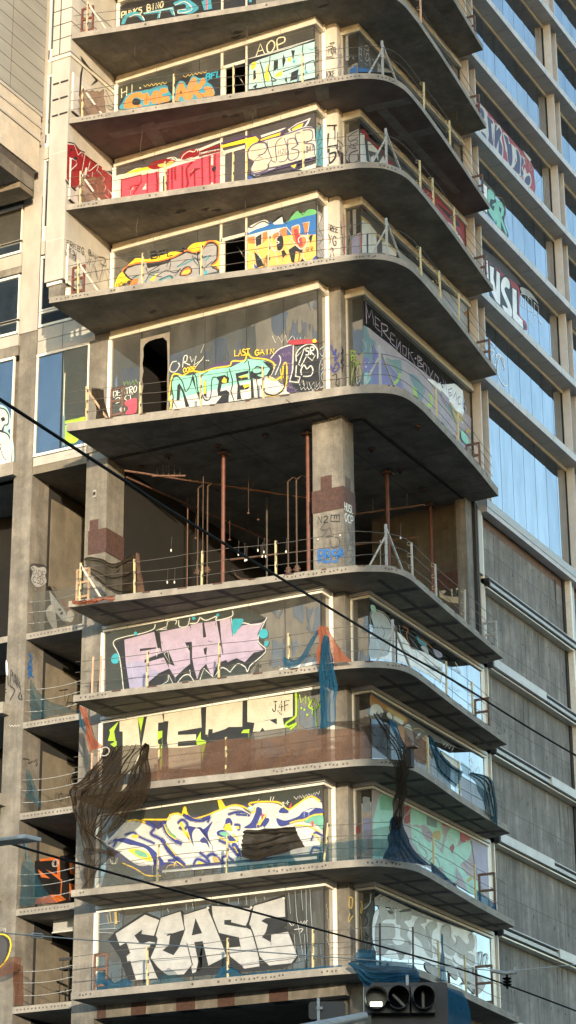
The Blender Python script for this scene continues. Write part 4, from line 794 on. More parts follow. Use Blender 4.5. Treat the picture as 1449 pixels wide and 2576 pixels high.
gf(WIN[10],'x',0.0,lambda x,y:T(1,5,x,y),264,"""H w 3 1020 390 1030 700 16 14;H gy 3 1015 640 1045 720 4 14""")
# --- right side panes
z=Z(1340,100,2.898); sr=sc(2.898)
gf(RWIN[2],'x',1.04,z,sr,"""P dk 205 530 205 90 480 400 480 540;P b 205 530 205 480 300 492 375 515 375 530;L w 10 215 250 215 380 250 410;L w 9 215 250 245 280;L w 9 215 320 245 340;L w 9 240 370 240 225 275 350 275 250;LS w 8 280 240 310 230 320 290 285 270;LS w 9 300 330 290 390 320 400 325 330 295 320;L w 9 330 350 335 460;L w 8 345 380 350 480;LS w 9 360 380 385 410 370 500;L w 8 280 430 310 460;P gr 425 530 425 420 480 470 600 520 600 540""")
gf(RWIN[2],'y',1.034,z,sr,"""P b 110 545 108 510 180 450 190 540;H gy 6 90 340 160 370 9 30;P gy 60 120 90 115 95 400 60 400""")
z=Z(1340,440,2.898)
gf(RWIN[3],'y',1.034,z,sr,"""P gr 68 600 68 260 215 190 215 590;LS k 12 200 215 90 290 120 340 200 290;LS k 9 180 360 100 400 180 420 110 360;LS k 16 200 440 110 480 110 580 200 560 200 480;LS k 8 120 320 200 330 170 390;LS k 10 90 400 60 500;P k 68 590 68 540 110 590""")
gf(RWIN[3],'x',1.04,z,sr,"""P dk 222 585 222 200 640 560 1200 1100 1200 1180 700 650
P rd 222 420 240 420 230 560 222 560;PS r 230 210 270 200 320 270 330 310 400 370 450 400 470 470 450 440 380 410 330 350 280 280;P w 225 240 275 265 350 580 230 580;P k 275 300 290 280 340 580 300 560;P w 310 340 330 340 430 440 435 580 355 580 345 520 420 470 320 440;P k 380 520 400 480 440 580 385 580;LS r 12 455 430 500 500 560 560 600 600;P w 440 585 490 500 520 590;PS r 480 480 540 560 600 580 590 605 540 595
PS ma 930 880 1080 960 1420 1300 1420 1560 1300 1400 1100 1130;PS r 930 880 960 900 1050 1050 1040 1080;O w 1000 930 10;PS w 1195 1260 1270 1290 1400 1480 1390 1530 1300 1400;LS k 6 1300 1340 1330 1390;LS k 5 1340 1420 1360 1480;LS k 8 1250 1290 1290 1380;O k 1345 1400 9;PS k 1100 1040 1350 1260 1330 1300""")
gf(RWIN[4],'y',1.034,z,sr,"""P li 130 1630 135 1440 210 1400 215 1620;H gy 5 90 1380 130 1450 6 30;P gr 140 1120 180 1110 180 1400 145 1400""")
gf(RWIN[4],'x',1.04,z,sr,"""P dk 232 1610 232 1090 640 1480 640 1640;PS gp 235 1190 330 1260 410 1370 560 1500 700 1640 540 1520 400 1400 300 1310;P r 240 1100 300 1130 295 1140 240 1085;P ma 230 1390 250 1390 250 1560 232 1570
P w 245 1230 330 1280 410 1380 420 1610 250 1610;P k 298 1400 320 1390 320 1610 302 1610;L k 5 360 1310 362 1610;L gp 6 235 1200 330 1270 415 1375;L r 12 428 1380 432 1600;P w 475 1480 530 1490 640 1600 640 1650 480 1610;L br 8 550 1520 660 1640;P w 500 1480 520 1610 475 1610
P gr 640 1560 900 1780 1449 2340 1449 2500 700 1700""")
gf(RWIN[4],'x',1.04,Z(1360,1130,2.787),sc(2.787),"""P pw 940 0 1040 20 1100 120 1300 290 1300 470 1000 60;L br 10 960 0 1060 90 1300 290 1305 470;P k 1000 20 1035 10 1030 140;P k 1120 220 1145 230 1140 270;P k 1225 340 1255 350 1250 390;L k 5 1080 90 1085 190;L k 5 1188 200 1190 320;H k 5 1200 240 1285 310 8 12;P br 1300 300 1345 230 1345 510 1300 480;P gr 1060 20 1330 200 1345 250 1300 285 1100 120;O gp 960 -60 14;P br 780 -140 830 -120 880 -50 860 -60""")
z=Z(1360,1130,2.787); s5r=sc(2.787)
gf(RWIN[5],'x',1.04,z,s5r,"""P lp 200 420 260 450 330 510 500 640 620 750 860 930 1000 1050 1120 1200 1380 1440 1380 1780 1240 1740 500 1070 200 1060
P vi 195 620 310 630 340 700 480 850 600 1000 640 1100 880 1340 1100 1580 1240 1740 1300 1820 900 1440 500 1090 200 1065
P sg 195 430 230 430 270 560 330 600 330 660 300 640 290 1060 195 1065
PS sg 440 780 520 800 600 800 620 900 600 960 520 880;PS sg 700 960 780 980 850 1080 870 1150 820 1280 760 1120;PS sg 1040 1180 1120 1200 1140 1300 1240 1480 1180 1420
P lm 520 1040 560 1020 590 940 610 960 600 1010 560 1070 520 1080;P lm 730 1080 780 1120 790 1200 830 1290 780 1250;PS lm 910 1170 950 1200 960 1290 920 1320 890 1280 940 1270;P lm 1100 1520 1130 1560 1110 1580;L lm 7 440 780 600 940;LS w 6 630 930 610 1060 640 1110;LS w 6 860 1120 850 1180 880 1250 875 1340;LS w 6 1030 1250 1015 1400;LS w 8 1130 1520 1145 1560 1125 1590;L w 5 640 930 740 1060;L lm 5 1080 1290 1200 1450 1230 1600;L w 6 1040 1400 1045 1500;P pu 290 640 310 630 300 700
PS vi 200 800 240 770 290 850 300 920 200 920;O w 258 835 9;O w 225 875 10;O w 280 918 8;O w 215 830 6;PS tg 205 960 240 940 275 1000 240 1060 205 1060;H w 8 200 620 300 680 9 60;L vi 8 330 700 300 880
PS pw 900 1010 1040 1060 1060 1100 1100 1140 1200 1240 1290 1330 1290 1400 1200 1330 1050 1150;P pw 1060 1070 1200 1060 1290 1140 1290 1500 1240 1440 1180 1300 1100 1180
P mv 1050 1130 1140 1230 1130 1310 1060 1240;PS gp 1150 1260 1210 1350 1280 1400 1290 1480 1200 1440
L mv 20 225 175 232 400;L mv 16 225 200 260 340 290 250 315 420;L mv 14 325 320 330 440 380 490;L mv 13 330 330 380 370;L mv 13 330 400 365 430;L mv 16 395 390 400 540;LS mv 14 395 400 460 430 455 480 405 480;L mv 14 410 480 500 600;L mv 13 500 500 490 600 550 660;L mv 12 500 500 545 540;L mv 12 495 560 530 590;L mv 13 565 570 560 690;L mv 13 565 690 600 600;L mv 13 600 600 605 720;LC mv 12 630 640 670 670 665 760 630 730;L mv 14 690 670 695 790;L mv 12 740 720 700 720 765 850;O mv 770 785 10;L mv 14 795 750 795 870;LS mv 12 795 755 840 800 800 810 855 870 800 870;LC mv 12 860 830 895 870 890 950 855 900;L mv 13 910 880 930 960;L mv 13 960 920 925 1000;LC mv 12 985 950 1020 1000 1020 1060 975 1020;O mv 1045 1050 8
L li 12 1075 1020 1080 1100 1100 1040 1110 1120;L li 12 1170 1110 1130 1130 1140 1200 1170 1180;L li 12 1130 1165 1160 1160;L li 12 1180 1130 1185 1220 1215 1150 1220 1240;L li 12 1260 1200 1235 1220 1245 1290 1265 1280;LS li 12 1310 1240 1290 1290 1330 1330 1300 1390
PS m 1265 1590 1300 1580 1350 1680 1350 1720 1290 1700;P li 1260 1700 1300 1720 1340 1800 1330 1860 1270 1800;O gp 1350 1580 26""")
z=Z(1400,2330,2.498); s7r=sc(2.498)
gf(RWIN[7],'x',1.04,z,s7r,"""P pw 140 420 250 440 360 350 480 450 560 560 700 600 860 720 850 900 620 760 420 680 140 650
PS gy 150 210 230 190 300 240 340 310 350 400 330 600 250 640 140 640 140 480 180 360;LS k 8 180 360 150 290 155 215 210 190 290 230 340 310 355 420 320 600;LS w 6 165 350 145 290 150 200 210 180 300 225 350 300;L k 9 210 330 230 420;LS k 9 255 330 285 400 270 450;L w 6 130 350 185 380 210 340;LS w 5 170 240 250 240 320 350;LS w 5 180 290 260 280 330 400;LS pw 6 200 480 260 600 300 560;H w 6 165 600 190 600 5 40
PS tg 150 130 190 140 200 200 160 190;P k 300 270 360 310 360 350 330 290
LS br 14 470 340 520 380 500 420 540 540 580 560;LS r 8 490 350 520 370 510 440;LS k 10 540 380 600 420 640 450 640 480 720 530;PS t 600 430 640 470 700 510 680 540 620 500;LS k 6 590 440 560 520 600 560;LS k 6 420 330 470 350 460 400 480 440;LS w 6 430 330 440 400 480 480 440 540;LS br 8 640 460 700 500 760 560;LS k 6 580 560 600 620 605 700;LS k 8 460 560 520 600 540 660;PS gy 640 540 700 540 720 620 690 600;LS k 6 650 560 640 630;PS gy 690 660 740 720 830 740 840 780 760 760;LS k 5 680 650 750 770 830 760;LS k 6 850 740 850 800 835 910;PS li 760 560 840 600 850 640 800 640
H w 4 930 740 1010 780 10 22;H w 4 930 840 990 860 8 14;H w 4 935 930 1060 990 12 20;LS w 8 980 690 1040 800 1000 760;L gy 5 530 450 620 560;L gy 5 660 650 740 720;LS k 5 760 560 830 620 880 640""")
z=Z(1400,2700,2.498)
gf(RWIN[8],'x',1.04,z,s7r,"""P dk 145 320 145 70 720 440 1000 610 1260 690 780 550 560 660 420 430 350 330
PS br 150 90 250 160 420 260 520 330 480 370 360 290 230 200 150 200;PS gp 300 210 420 270 500 330 470 350 350 270;PS w 145 320 145 220 190 180 240 200 275 260 240 320 180 325;PS gy 205 255 230 260 240 300 200 290;PS w 305 290 330 260 360 300 355 330;P w 372 292 470 345 475 375 450 382 375 330;PS w 480 400 530 380 560 450 580 570 560 600 540 520 490 470;PS br 420 400 480 420 560 620 700 480 700 760 600 730 500 620 430 460;LS w 18 600 500 640 470;PS w 590 510 630 460 620 520;H w 9 850 560 960 630 8 26;P w 730 600 770 700 760 720 725 640;PS w 840 640 940 700 1010 750 1000 830 900 760;LS gp 8 560 430 620 420 680 460;H w 7 1120 710 1160 760 5 30;H w 7 1150 800 1230 830 8 36;P w 600 730 630 740 620 760""")
z=Z(1400,3060,2.498)
gf(RWIN[9],'x',1.04,z,s7r,"""P lp 165 810 160 120 600 230 850 390 1310 670 1310 1200 1000 1060 700 880
P mt 170 800 175 420 230 200 290 130 370 160 360 600 300 800;P mg 235 200 300 135 370 160 365 330 240 320;PS mt 560 300 650 300 760 350 830 430 860 620 830 700 780 640 620 470 540 470;P sg 700 340 800 380 800 500 700 470;LS w 9 800 400 860 500 860 620 820 690;P mt 540 480 640 500 760 640 860 760 850 880 800 900 700 830 560 640;PS mv 640 480 690 480 760 560 740 640 680 600;LS dk 5 570 600 600 590 640 680 700 730 690 760;LS dk 5 690 540 740 550 750 600
PS mt 900 560 960 480 1010 500 1030 580 1000 680 1080 620 1120 620 1140 700 1110 800 1030 860 1090 960 1100 1100 980 1030 880 960 850 800;LS w 8 880 640 920 590 980 640 1000 700;P r 925 690 960 650 975 690 950 760;P r 480 290 530 270 535 310 490 370;P r 480 370 535 340 540 440 510 460 475 450;LS w 6 480 390 530 350;LS r 8 720 830 760 790 800 800 830 880 810 910;LS mt 16 580 620 610 700 640 760;LS mv 10 620 660 680 720 710 780 680 800
PS gp 770 540 830 530 830 620 760 580;P gp 790 560 840 570 820 640;PS mt 1060 980 1180 1000 1240 1160 1100 1120;P gp 1090 1010 1150 950 1140 1000 1170 990 1100 1040;P mv 1060 840 1140 800 1180 930 1120 900;P mv 990 880 1060 1000 1100 1120 1000 1060;P li 1140 620 1300 700 1300 1150 1240 1080 1180 900;PS ma 820 400 980 450 880 480;PS ma 1030 520 1130 600 1050 640;LS w 6 840 740 870 740 900 800 930 860 990 850 970 1000;LS r 4 245 410 270 430 250 450;LS w 4 190 540 200 430 260 520;LS w 6 1080 620 1130 650 1150 720;H mt 8 200 640 280 700 8 60;L dk 4 700 330 705 460""")
gf(RWIN[9],'y',1.034,z,s7r,"""PS r -10 500 10 480 35 510 20 640 40 780 -10 790;P gy 70 200 90 190 140 200 140 350 75 345;P li 75 400 150 400 150 620 75 600""")
z=Z(1400,3460,2.498)
gf(RWIN[10],'x',1.04,z,s7r,"""PS pw 190 330 400 300 560 330 700 380 800 420 1000 480 1180 560 1190 760 1180 980 1060 980 880 900 640 800 400 790 190 700
P gr 185 190 240 150 560 300 850 420 1000 470 1170 520 560 360 430 300 190 260
PS gr 230 340 225 270 260 240 300 290 350 330 390 330 370 270 385 380 340 400 280 380 250 440 300 460 250 480 260 560 330 570 300 640 400 660 460 690 480 760 440 800 400 720 330 700 260 760 200 700 190 500
PS s 235 300 260 260 300 300 350 360 390 370 380 400 300 400 260 430 300 440 380 450 390 560 360 600 400 650 470 640 480 600 440 560 440 460 400 440 400 300 440 310 540 310 545 400 480 420 520 480 510 560 550 640 540 740 500 740 420 700 360 640 280 640 250 600 250 440
LS s 20 250 250 265 190 240 210 270 270;LS s 18 340 240 360 300 385 330;LS s 18 430 250 410 290 400 330;LS k 10 225 210 250 175 290 160;LS k 9 320 230 350 200;P k 420 320 480 300 545 290 545 320 440 330
PS s 600 400 640 370 690 380 690 430 640 450 680 500 720 640 760 770 700 740 640 620 580 560 570 470;PS s 720 430 790 420 800 480 760 520 750 640 760 760 740 760 730 560 700 470;PS gr 690 460 730 540 740 640 700 560;LS s 22 650 360 690 370 690 420;PS s 850 460 930 460 940 560 990 660 960 760 880 720 840 600;PS s 1000 560 1090 640 1120 620 1110 560 1140 540 1165 620 1150 700 1100 720 1170 760 1160 860 1070 800 1000 740;LS gr 8 980 560 1000 620 960 660;P gr 950 760 1010 860 960 800;LS gr 8 1110 560 1140 540 1170 620 1150 720;LS gr 8 850 480 900 450 940 500 930 570;PS s 760 660 850 740 980 860 1000 1000 900 900;LS s 16 1220 870 1220 740 1250 740 1240 860;LS s 14 1260 870 1270 760 1300 750 1290 860;LS gr 7 1200 800 1200 740 1240 720 1260 760 1290 740 1310 790;PS s 1000 860 1160 870 1220 960 1280 1040 1200 1140 1090 1050
P k 1140 870 1165 870 1170 960 1145 940;P k 1150 1080 1175 1085 1178 1140 1152 1130;PS k 1035 1040 1080 1010 1130 1030 1130 1040 1080 1040;PS gr 700 820 830 900 830 980 700 900;H s 9 270 600 480 720 9 30""")
gf(RWIN[10],'y',1.034,z,s7r,"""LS s 12 150 150 140 240 80 300;LS gp 10 50 220 60 250 50 340 70 300 60 220;H gp 5 50 380 60 640 10 16""")
# --- glazed wing
z=Z(1800,380,2.8); sw=sc(2.8)
gf(RWIN[102],'x',1.04,z,sw,"""P ma 215 60 290 110 400 240 520 380 660 540 800 700 840 780 850 880 865 1000 855 1090 700 930 450 640 215 330
P w 225 70 330 170 350 270 240 180;PS w 235 90 280 110 330 200 325 460 290 450 250 380
P w 320 200 400 260 410 310 385 560 330 500;P nv 330 210 395 270 395 310 375 290 395 560 340 500 350 420 340 300
P w 405 290 470 320 500 400 490 460 510 560 505 690 450 640 440 600 400 560;P nv 415 300 440 320 430 380 465 340 490 400 470 460 500 560 495 670 455 630 460 470 430 580 410 550
P nv 225 90 250 110 240 180;PS nv 255 120 290 160 300 240 270 220;PS nv 265 380 310 420 320 460 280 430
PS w 505 400 560 440 580 510 620 540 660 600 640 700 620 780 590 780 540 690 530 560;PS nv 515 420 560 460 570 520 600 540 610 700 590 770 560 700 550 560;P ma 515 540 545 620 560 720 530 740 515 700;PS w 640 560 680 600 700 680 700 860 660 850 620 770 650 700;PS nv 650 580 690 660 690 850 650 830 625 790 660 700;P w 700 640 740 680 745 740 720 770 740 850 710 910 695 860;P nv 710 650 735 700 735 740 710 780 735 850 710 900 700 840
PS w 745 780 770 850 800 840 820 910 810 980 780 1000 740 960 730 880;PS nv 750 900 790 870 810 910 800 970 770 980 745 950;LS w 7 720 660 760 700 750 760;LS w 5 790 770 800 730 825 760 820 810 795 800 805 765;LS gy 4 830 800 900 830 870 960 960 880 960 1080;LS gy 5 980 1010 1000 1050 985 1100;LS gy 4 990 1130 1000 1200 980 1190;P w 720 590 760 660 800 720 820 700 770 640""")
gf(RWIN[103],'x',1.04,z,sw,"""PS k 280 940 350 980 420 1060 420 1130 500 1170 535 1260 520 1380 565 1520 550 1560 480 1480 430 1400 330 1290 285 1260
LS gp 6 290 940 340 990 400 1040 430 1100 500 1130 540 1240 540 1340 590 1480;P pw 290 960 330 1000 330 1280 300 1250;PS m 340 1030 400 1060 410 1140 370 1130 360 1200 400 1260 410 1210 385 1200 430 1180 430 1380 390 1340 340 1230;P m 430 1130 490 1170 520 1240 510 1310 490 1330 550 1500 545 1540 480 1370 485 1470 435 1420;P k 462 1210 490 1240 480 1290 465 1260;H c 4 545 1290 575 1370 6 20""")
gf(RWIN[104],'x',1.04,z,sw,"""PS ma 250 1690 420 1830 560 1960 660 2070 690 2160 690 2400 760 2490 770 2576 700 2520 480 2300 280 1900
PS dk 250 1660 500 1840 690 2050 660 2070 420 1880 260 1740
P k 285 1770 340 1790 355 1850 410 1860 425 1910 475 1930 480 1990 540 1960 590 2040 600 2100 670 2130 680 2420 760 2540 740 2576 620 2480 480 2330 370 2200 290 1900
P pw 292 1790 335 1810 350 2060 300 1950;P pw 360 1865 405 1890 400 2000 430 2150 435 1920 470 1950 475 2300 430 2260 370 2130;PS pw 490 2040 530 1990 575 2040 575 2120 540 2100 525 2140 585 2290 605 2380 590 2440 530 2380 500 2300 560 2330 490 2150;P pw 610 2110 655 2140 660 2400 720 2470 730 2560 640 2470 615 2440
LC pw 10 705 2170 755 2190 750 2340 705 2300;L pw 8 728 2220 730 2290;L pw 10 820 2240 780 2210 780 2350 830 2380 820 2240;L pw 10 850 2440 850 2270 895 2320 895 2430 860 2400;L pw 6 790 2450 840 2530;O pw 935 2500 8;O pw 915 2475 6;PS gy 700 2100 800 2150 900 2290 830 2230 720 2170""")
gf(RWIN[105],'x',1.04,lambda x,y:T(2,2,x,y),264,"""LS pw 11 790 60 830 80 810 130 840 180 850 100 900 130 910 220;LS pw 9 800 0 830 40 850 70;LS pw 11 930 330 905 330 860 250 860 160 880 120 910 200;LS pw 7 790 100 820 200 850 230""")
# --- concrete wall writing
gf(tower,'y',8.9,lambda x,y:T(2,3,x,y),264,"""P cr 410 545 500 535 610 528 625 560 625 690 600 715 560 690 490 680 420 640
P k 420 560 455 550 480 565 500 545 510 640 440 625 470 600;P k 515 545 590 545 600 570 580 600 600 640 610 670 560 640 520 640;P cr 540 565 570 560 570 585 545 590;P rust 0 0 1 0 1 1""".replace('P rust 0 0 1 0 1 1','')+word('OUSD','pu',6,540,725,610,740,34),'wall_graffiti')
b=MB(); b.box(-.25,.55,8.88,8.899,32.5,33.1,M['rust']); b.build('embed_plate',tower); b=MB(); b.box(-.05,.22,8.885,8.899,34.6,34.9,M['soffit_dark']); b.build('embed_plate',tower)
# --- column tags
z=lambda x,y:T(1,3,x,y)
gf(colparts[5],'y',.6,z,264,word('N2','k',10,950,35,1035,28,50)+"""L k 9 1050 20 1048 70 1115 72 1112 22 1050 25;L k 9 1075 30 1075 50;L k 9 1092 30 1092 50
LS dk 8 1000 90 970 130 1020 140 980 190;LS dk 8 1020 130 1040 120 1050 170 1010 190 1070 180;LS dk 8 1040 210 1060 270 1110 250 1110 200 1080 190
"""+word('RBS','b',13,955,290,1110,285,90)+"""LS b 14 1095 325 1130 280 1110 340 1140 300;L b 9 1110 260 1140 340
O w 1118 175 7;O w 950 205 6""")
gf(colparts[5],'x',.47,z,264,word('OCP','w',10,1155,5,1222,40,60)+"""H dk 9 1170 120 1220 200 7 22;LS dk 9 1165 190 1175 300 1180 240;LS dk 9 1190 240 1215 250 1200 200 1190 240;L dk 10 1180 290 1215 290 1195 340 1220 345 1200 380 1218 410;O dk 1193 380 6;O dk 1193 408 6""")
gf(colparts[5],'x',.48,lambda x,y:T(1,2,x,y),264,word('HUSL','w',10,1152,1215,1222,1250,55))
gf(colparts[6],'y',.6,lambda x,y:T(1,2,x,y),264,"""LS bd 10 1050 30 1070 100 1085 60 1080 150 1110 90;LS bd 10 1045 180 1070 230 1110 200 1090 160 1060 230;H k 9 1130 60 1140 220 16 24;LS k 9 1060 260 1090 250 1085 330;LS k 9 1090 290 1110 290 1105 340 1085 320""")
for i,(cx,tt,y0) in enumerate(((7,(1,1),0),(8,(1,0),0),(9,(1,0),0))):
    z=(lambda q:(lambda x,y:T(q[0],q[1],x,y)))(tt)
    if i==0: txt=word('FREE','k',8,1022,405,1108,428,44)+word('YG','k',8,1030,480,1095,500,70)+"L k 8 1045 650 1055 580 1072 650;L k 8 1040 600 1055 578 1070 600"; side="H k 8 1125 390 1140 610 18 14;P ma 1145 330 1155 330 1158 630 1147 630"
    elif i==1: txt="""L k 18 1000 950 1090 945;L k 21 1075 950 1075 1050;L k 21 1030 1010 1020 1100;P w 1050 990 1075 985 1075 1110 1050 1120;L k 15 1000 1110 1095 1095 1090 1120;P k 1000 1125 1040 1120 1030 1250 1010 1250;LS k 18 1040 1160 1080 1150 1080 1190 1040 1230 1030 1170;P w 1005 1180 1030 1150 1030 1240 1010 1240"""; side="L k 14 1100 1000 1100 1150 1125 1110 1125 1240;P k 1095 1130 1150 1160 1150 1240 1130 1240;L mv 10 1110 1050 1120 1200;L k 12 1105 1060 1150 1100"
    else: txt="LS k 8 1010 360 1060 350 1060 420 1015 430;LS k 8 1040 370 1080 360 1075 400;H k 8 1020 395 1085 385 7 24;L k 6 1010 440 1070 435;LS k 6 1040 325 1075 320 1060 332 1040 330;O k 1012 390 4;O k 1012 410 4;"+word('JOKE','k',7,1008,540,1080,530,46); side="LS li 6 1120 330 1100 420 1130 410 1110 470 1130 460;LS li 6 1100 500 1125 480 1120 560 1100 540"
    gf(colparts[cx],'y',.6,z,264,txt); gf(colparts[cx],'x',.47,z,264,side)
gf(colparts[1],'y',.6,lambda x,y:T(1,5,x,y),264,"""LS gp 8 1185 330 1210 340 1205 410 1185 400 1188 335;LS dk 12 1195 420 1215 460 1200 500;LS gp 6 1190 450 1180 520 1215 470;LS dk 15 1200 560 1225 590 1195 600 1205 570;L dk 14 1215 600 1210 760""")
# left column and bay column tags
gf(lfc,'x',-10.37,lambda x,y:T(0,3,x,y),264,"""PS dk 228 405 290 390 350 415 355 520 300 568 238 535;PS s 232 420 260 405 290 420 335 415 350 450 340 480 350 530 300 565 260 555 235 510 245 460
"""+word('RADE','dk',7,240,420,345,455,48)+word('CSD','dk',7,248,485,335,505,44)+"""LS b 14 215 1070 240 1100 215 1150 240 1190 215 1250;LS b 12 230 1120 240 1160 205 1180;LS b 14 210 1210 240 1230 215 1180;O b 250 1245 7""")
gf(lfc,'y',0,lambda x,y:T(0,3,x,y),264,word('PUNK','k',7,80,1190,150,1262,70)+"""PS pw 45 1120 58 1150 58 1230 45 1210""")
gf(lfc,'y',0,lambda x,y:T(0,4,x,y),264,"""H k 9 60 -10 150 30 7 40;LS k 10 70 20 110 60 75 130;LS k 10 155 70 140 110 165 130 160 90;O k 45 50 5;O k 45 75 5;H w 5 70 325 155 325 8 8""")
gf(lfc,'x',-10.37,lambda x,y:T(0,4,x,y),264,"""LS k 7 170 575 220 580 215 610 250 590;LS k 7 255 600 280 580 270 630 285 610;LS bd 10 170 1190 200 1260;H t 8 150 1180 210 1260 8 40""")
gf(lfc,'x',-10.37,lambda x,y:T(0,5,x,y),264,"H t 9 180 0 240 90 8 30")
bw=[o for o in lwing.children if o.name.startswith('bay_wall')] 
gf(lwing,'x',-10.36,lambda x,y:T(0,3,x,y),264,"""P k 362 560 380 560 470 720 500 850 350 885 350 700;P gy 370 590 410 640 500 760 505 830 470 820 390 720;PS w 345 760 400 700 430 860 400 880;O k 450 735 12;O k 465 765 12;PS w 520 740 560 770 540 830 500 810;LS ma 12 460 660 520 740;LS k 6 400 560 430 590 400 590""",'wall_graffiti')
gf(lwing,'x',-10.36,lambda x,y:T(0,4,x,y),264,"""L k 10 450 60 515 50;L k 10 490 60 490 140;LS k 10 500 180 530 80 560 130 520 200;L k 8 505 150 550 150
"""+word('MONT','k',9,420,825,535,850,60)+word('VCR','k',9,500,720,590,710,55),'wall_graffiti')
gf(lwing,'x',-10.36,lambda x,y:T(0,5,x,y),264,"""P k 262 60 560 0 575 0 570 380 262 380;P or_ 300 45 450 20 455 190 470 200 462 320 500 350 440 365 400 310 455 315 460 210 345 120 430 160 435 50 300 60;P or_ 285 120 380 190 310 180;P or_ 520 70 565 60 565 170 530 150;P cr 540 80 560 78 558 130 542 130;P or_ 522 225 565 235 565 300 525 310;P or_ 270 340 400 310 440 370 262 385""",'wall_graffiti')
# side wall of the pilaster
gf(pb_,'x',-7.6,t0,264,"""P k 605 560 625 480 605 420 618 430 735 590 738 615 690 645 690 638 722 605 630 490 618 580 608 730 595 728;L k 9 798 680 870 820;L k 8 800 720 820 800 880 822;LS k 7 805 800 835 830 880 800""")
gf(pb_,'x',-7.6,t0,264,"""P r 510 1080 560 1090 620 1150 770 1260 770 1290 505 1290;L w 7 510 1085 560 1090 590 1170 620 1140 620 1180;L w 7 525 1190 575 1210 580 1240 530 1290;O k 540 1130 10;O k 570 1195 14;LS k 10 515 1075 560 1085 600 1130 640 1150;L k 9 640 1170 760 1260;L w 7 640 1170 620 1290;LS w 6 680 1220 670 1290 740 1240 730 1290""")
gf(pb_,'x',-7.6,lambda x,y:T(0,1,x,y),264,"""P r 505 -10 640 -10 790 -5 862 60 862 205 740 220 600 100 560 150 505 60;PS w 600 130 640 -10 660 -10 640 100 700 180 610 140;L w 6 650 30 670 40 660 70 720 60;L w 6 740 0 790 60 770 90 800 120 780 170 830 220;L w 6 700 10 690 80 730 110 740 190;P k 490 60 580 150 565 155 500 90;P k 800 0 862 40 862 10;P w 800 130 860 180 855 205 820 150;LS k 7 640 -10 620 120""")
gf(pb_,'x',-7.6,lambda x,y:T(0,1,x,y),264,word('FREE','k',7,505,520,610,580,40)+word('FRESH','k',7,500,560,580,620,40)+word('YG','k',7,590,560,640,590,50)+word('WINNER','k',7,495,600,580,650,40)+word('BAN','k',7,670,595,745,640,40)+"""H k 6 650 680 790 700 12 40;H k 6 660 740 800 800 12 60;LS k 7 740 650 790 660 800 720 760 700;LS k 6 800 730 850 800;LS k 6 720 850 760 900;L k 5 790 740 830 880""")
gf(lfc,'y',0,lambda x,y:T(0,5,x,y),264,'PS k -30 600 40 600 80 640 85 700 60 780 20 850 -30 880;PS dk -20 640 30 640 55 690 40 780 -20 850;LS y 10 -30 612 30 612 75 650 78 720 50 800 10 850 -30 880;H w 5 -10 575 50 580 8 20')
# skull and green bubble pieces on the left wing windows
gf(skull,'y',.03,lambda x,y:T(0,2,x,y),264,"""PS tg -20 520 40 495 75 560 80 650 60 680 100 760 95 940 -20 940;PS k -20 520 30 505 68 555 62 630 35 640 20 690 -20 690;PS w -20 525 28 515 60 560 55 620 30 630 10 670 -20 660;PS k 8 580 30 572 38 595 15 605;PS k -20 690 20 675 70 710 85 780 80 930 -20 940;PS w -20 705 20 690 62 715 75 780 60 900 -20 910;LS k 6 -20 760 10 790 -20 850;LS k 6 0 800 30 880 60 900;LS k 5 15 640 15 680""")
gf(lw5,'y',.03,lambda x,y:T(0,2,x,y),264,"""PS lm 495 580 500 500 560 470 580 440 635 450 640 600 640 620 500 625;PS lm 480 680 500 630 560 640 600 720 560 770 500 750;LS dk 4 500 560 560 520 630 540;LS dk 4 520 600 600 580;LS dk 5 560 500 590 450 620 480
"""+word('SDM','dk',7,510,405,650,385,50)+"""P sg 480 70 500 75 490 790 470 785;P dg 480 72 672 28 672 560 490 600;L c 8 490 240 478 560""")
# ------------------------------------------------------------ guard posts, wires, nets and loose things on the balconies
BAL={0:'topmost slab at the right',1:'highest left balcony',2:'balcony below orange lettering',3:'balcony below crimson lettering',4:'balcony below grey and burnt orange lettering',5:'balcony below mint lettering',6:'open storey with pipes',7:'balcony below lilac lettering',8:'brown netted balcony',9:'balcony below blue outlined lettering',10:'lowest balcony, below silver lettering'}
ORD=['first','second','third','fourth','fifth','sixth','seventh','eighth']
POSTS={0:[],1:[218,1059],2:[207,436,587,761,1067,1133],3:[202,417,586,763,1058,1091,1145],4:[197,357,506,675,1060,1109,1155],5:[218,351,506,663,1099,1153],6:[200,338,508,694,1038,1098,1170],7:[370,550,727,1123,1190],8:[398,568,1077,1157],9:[396,571,815,1091,1197],10:[371,573,788,1106,1173]}
ORANGE={(7,0):1,(1,0):1}
WHITEP={(6,4),(6,5),(6,6)}
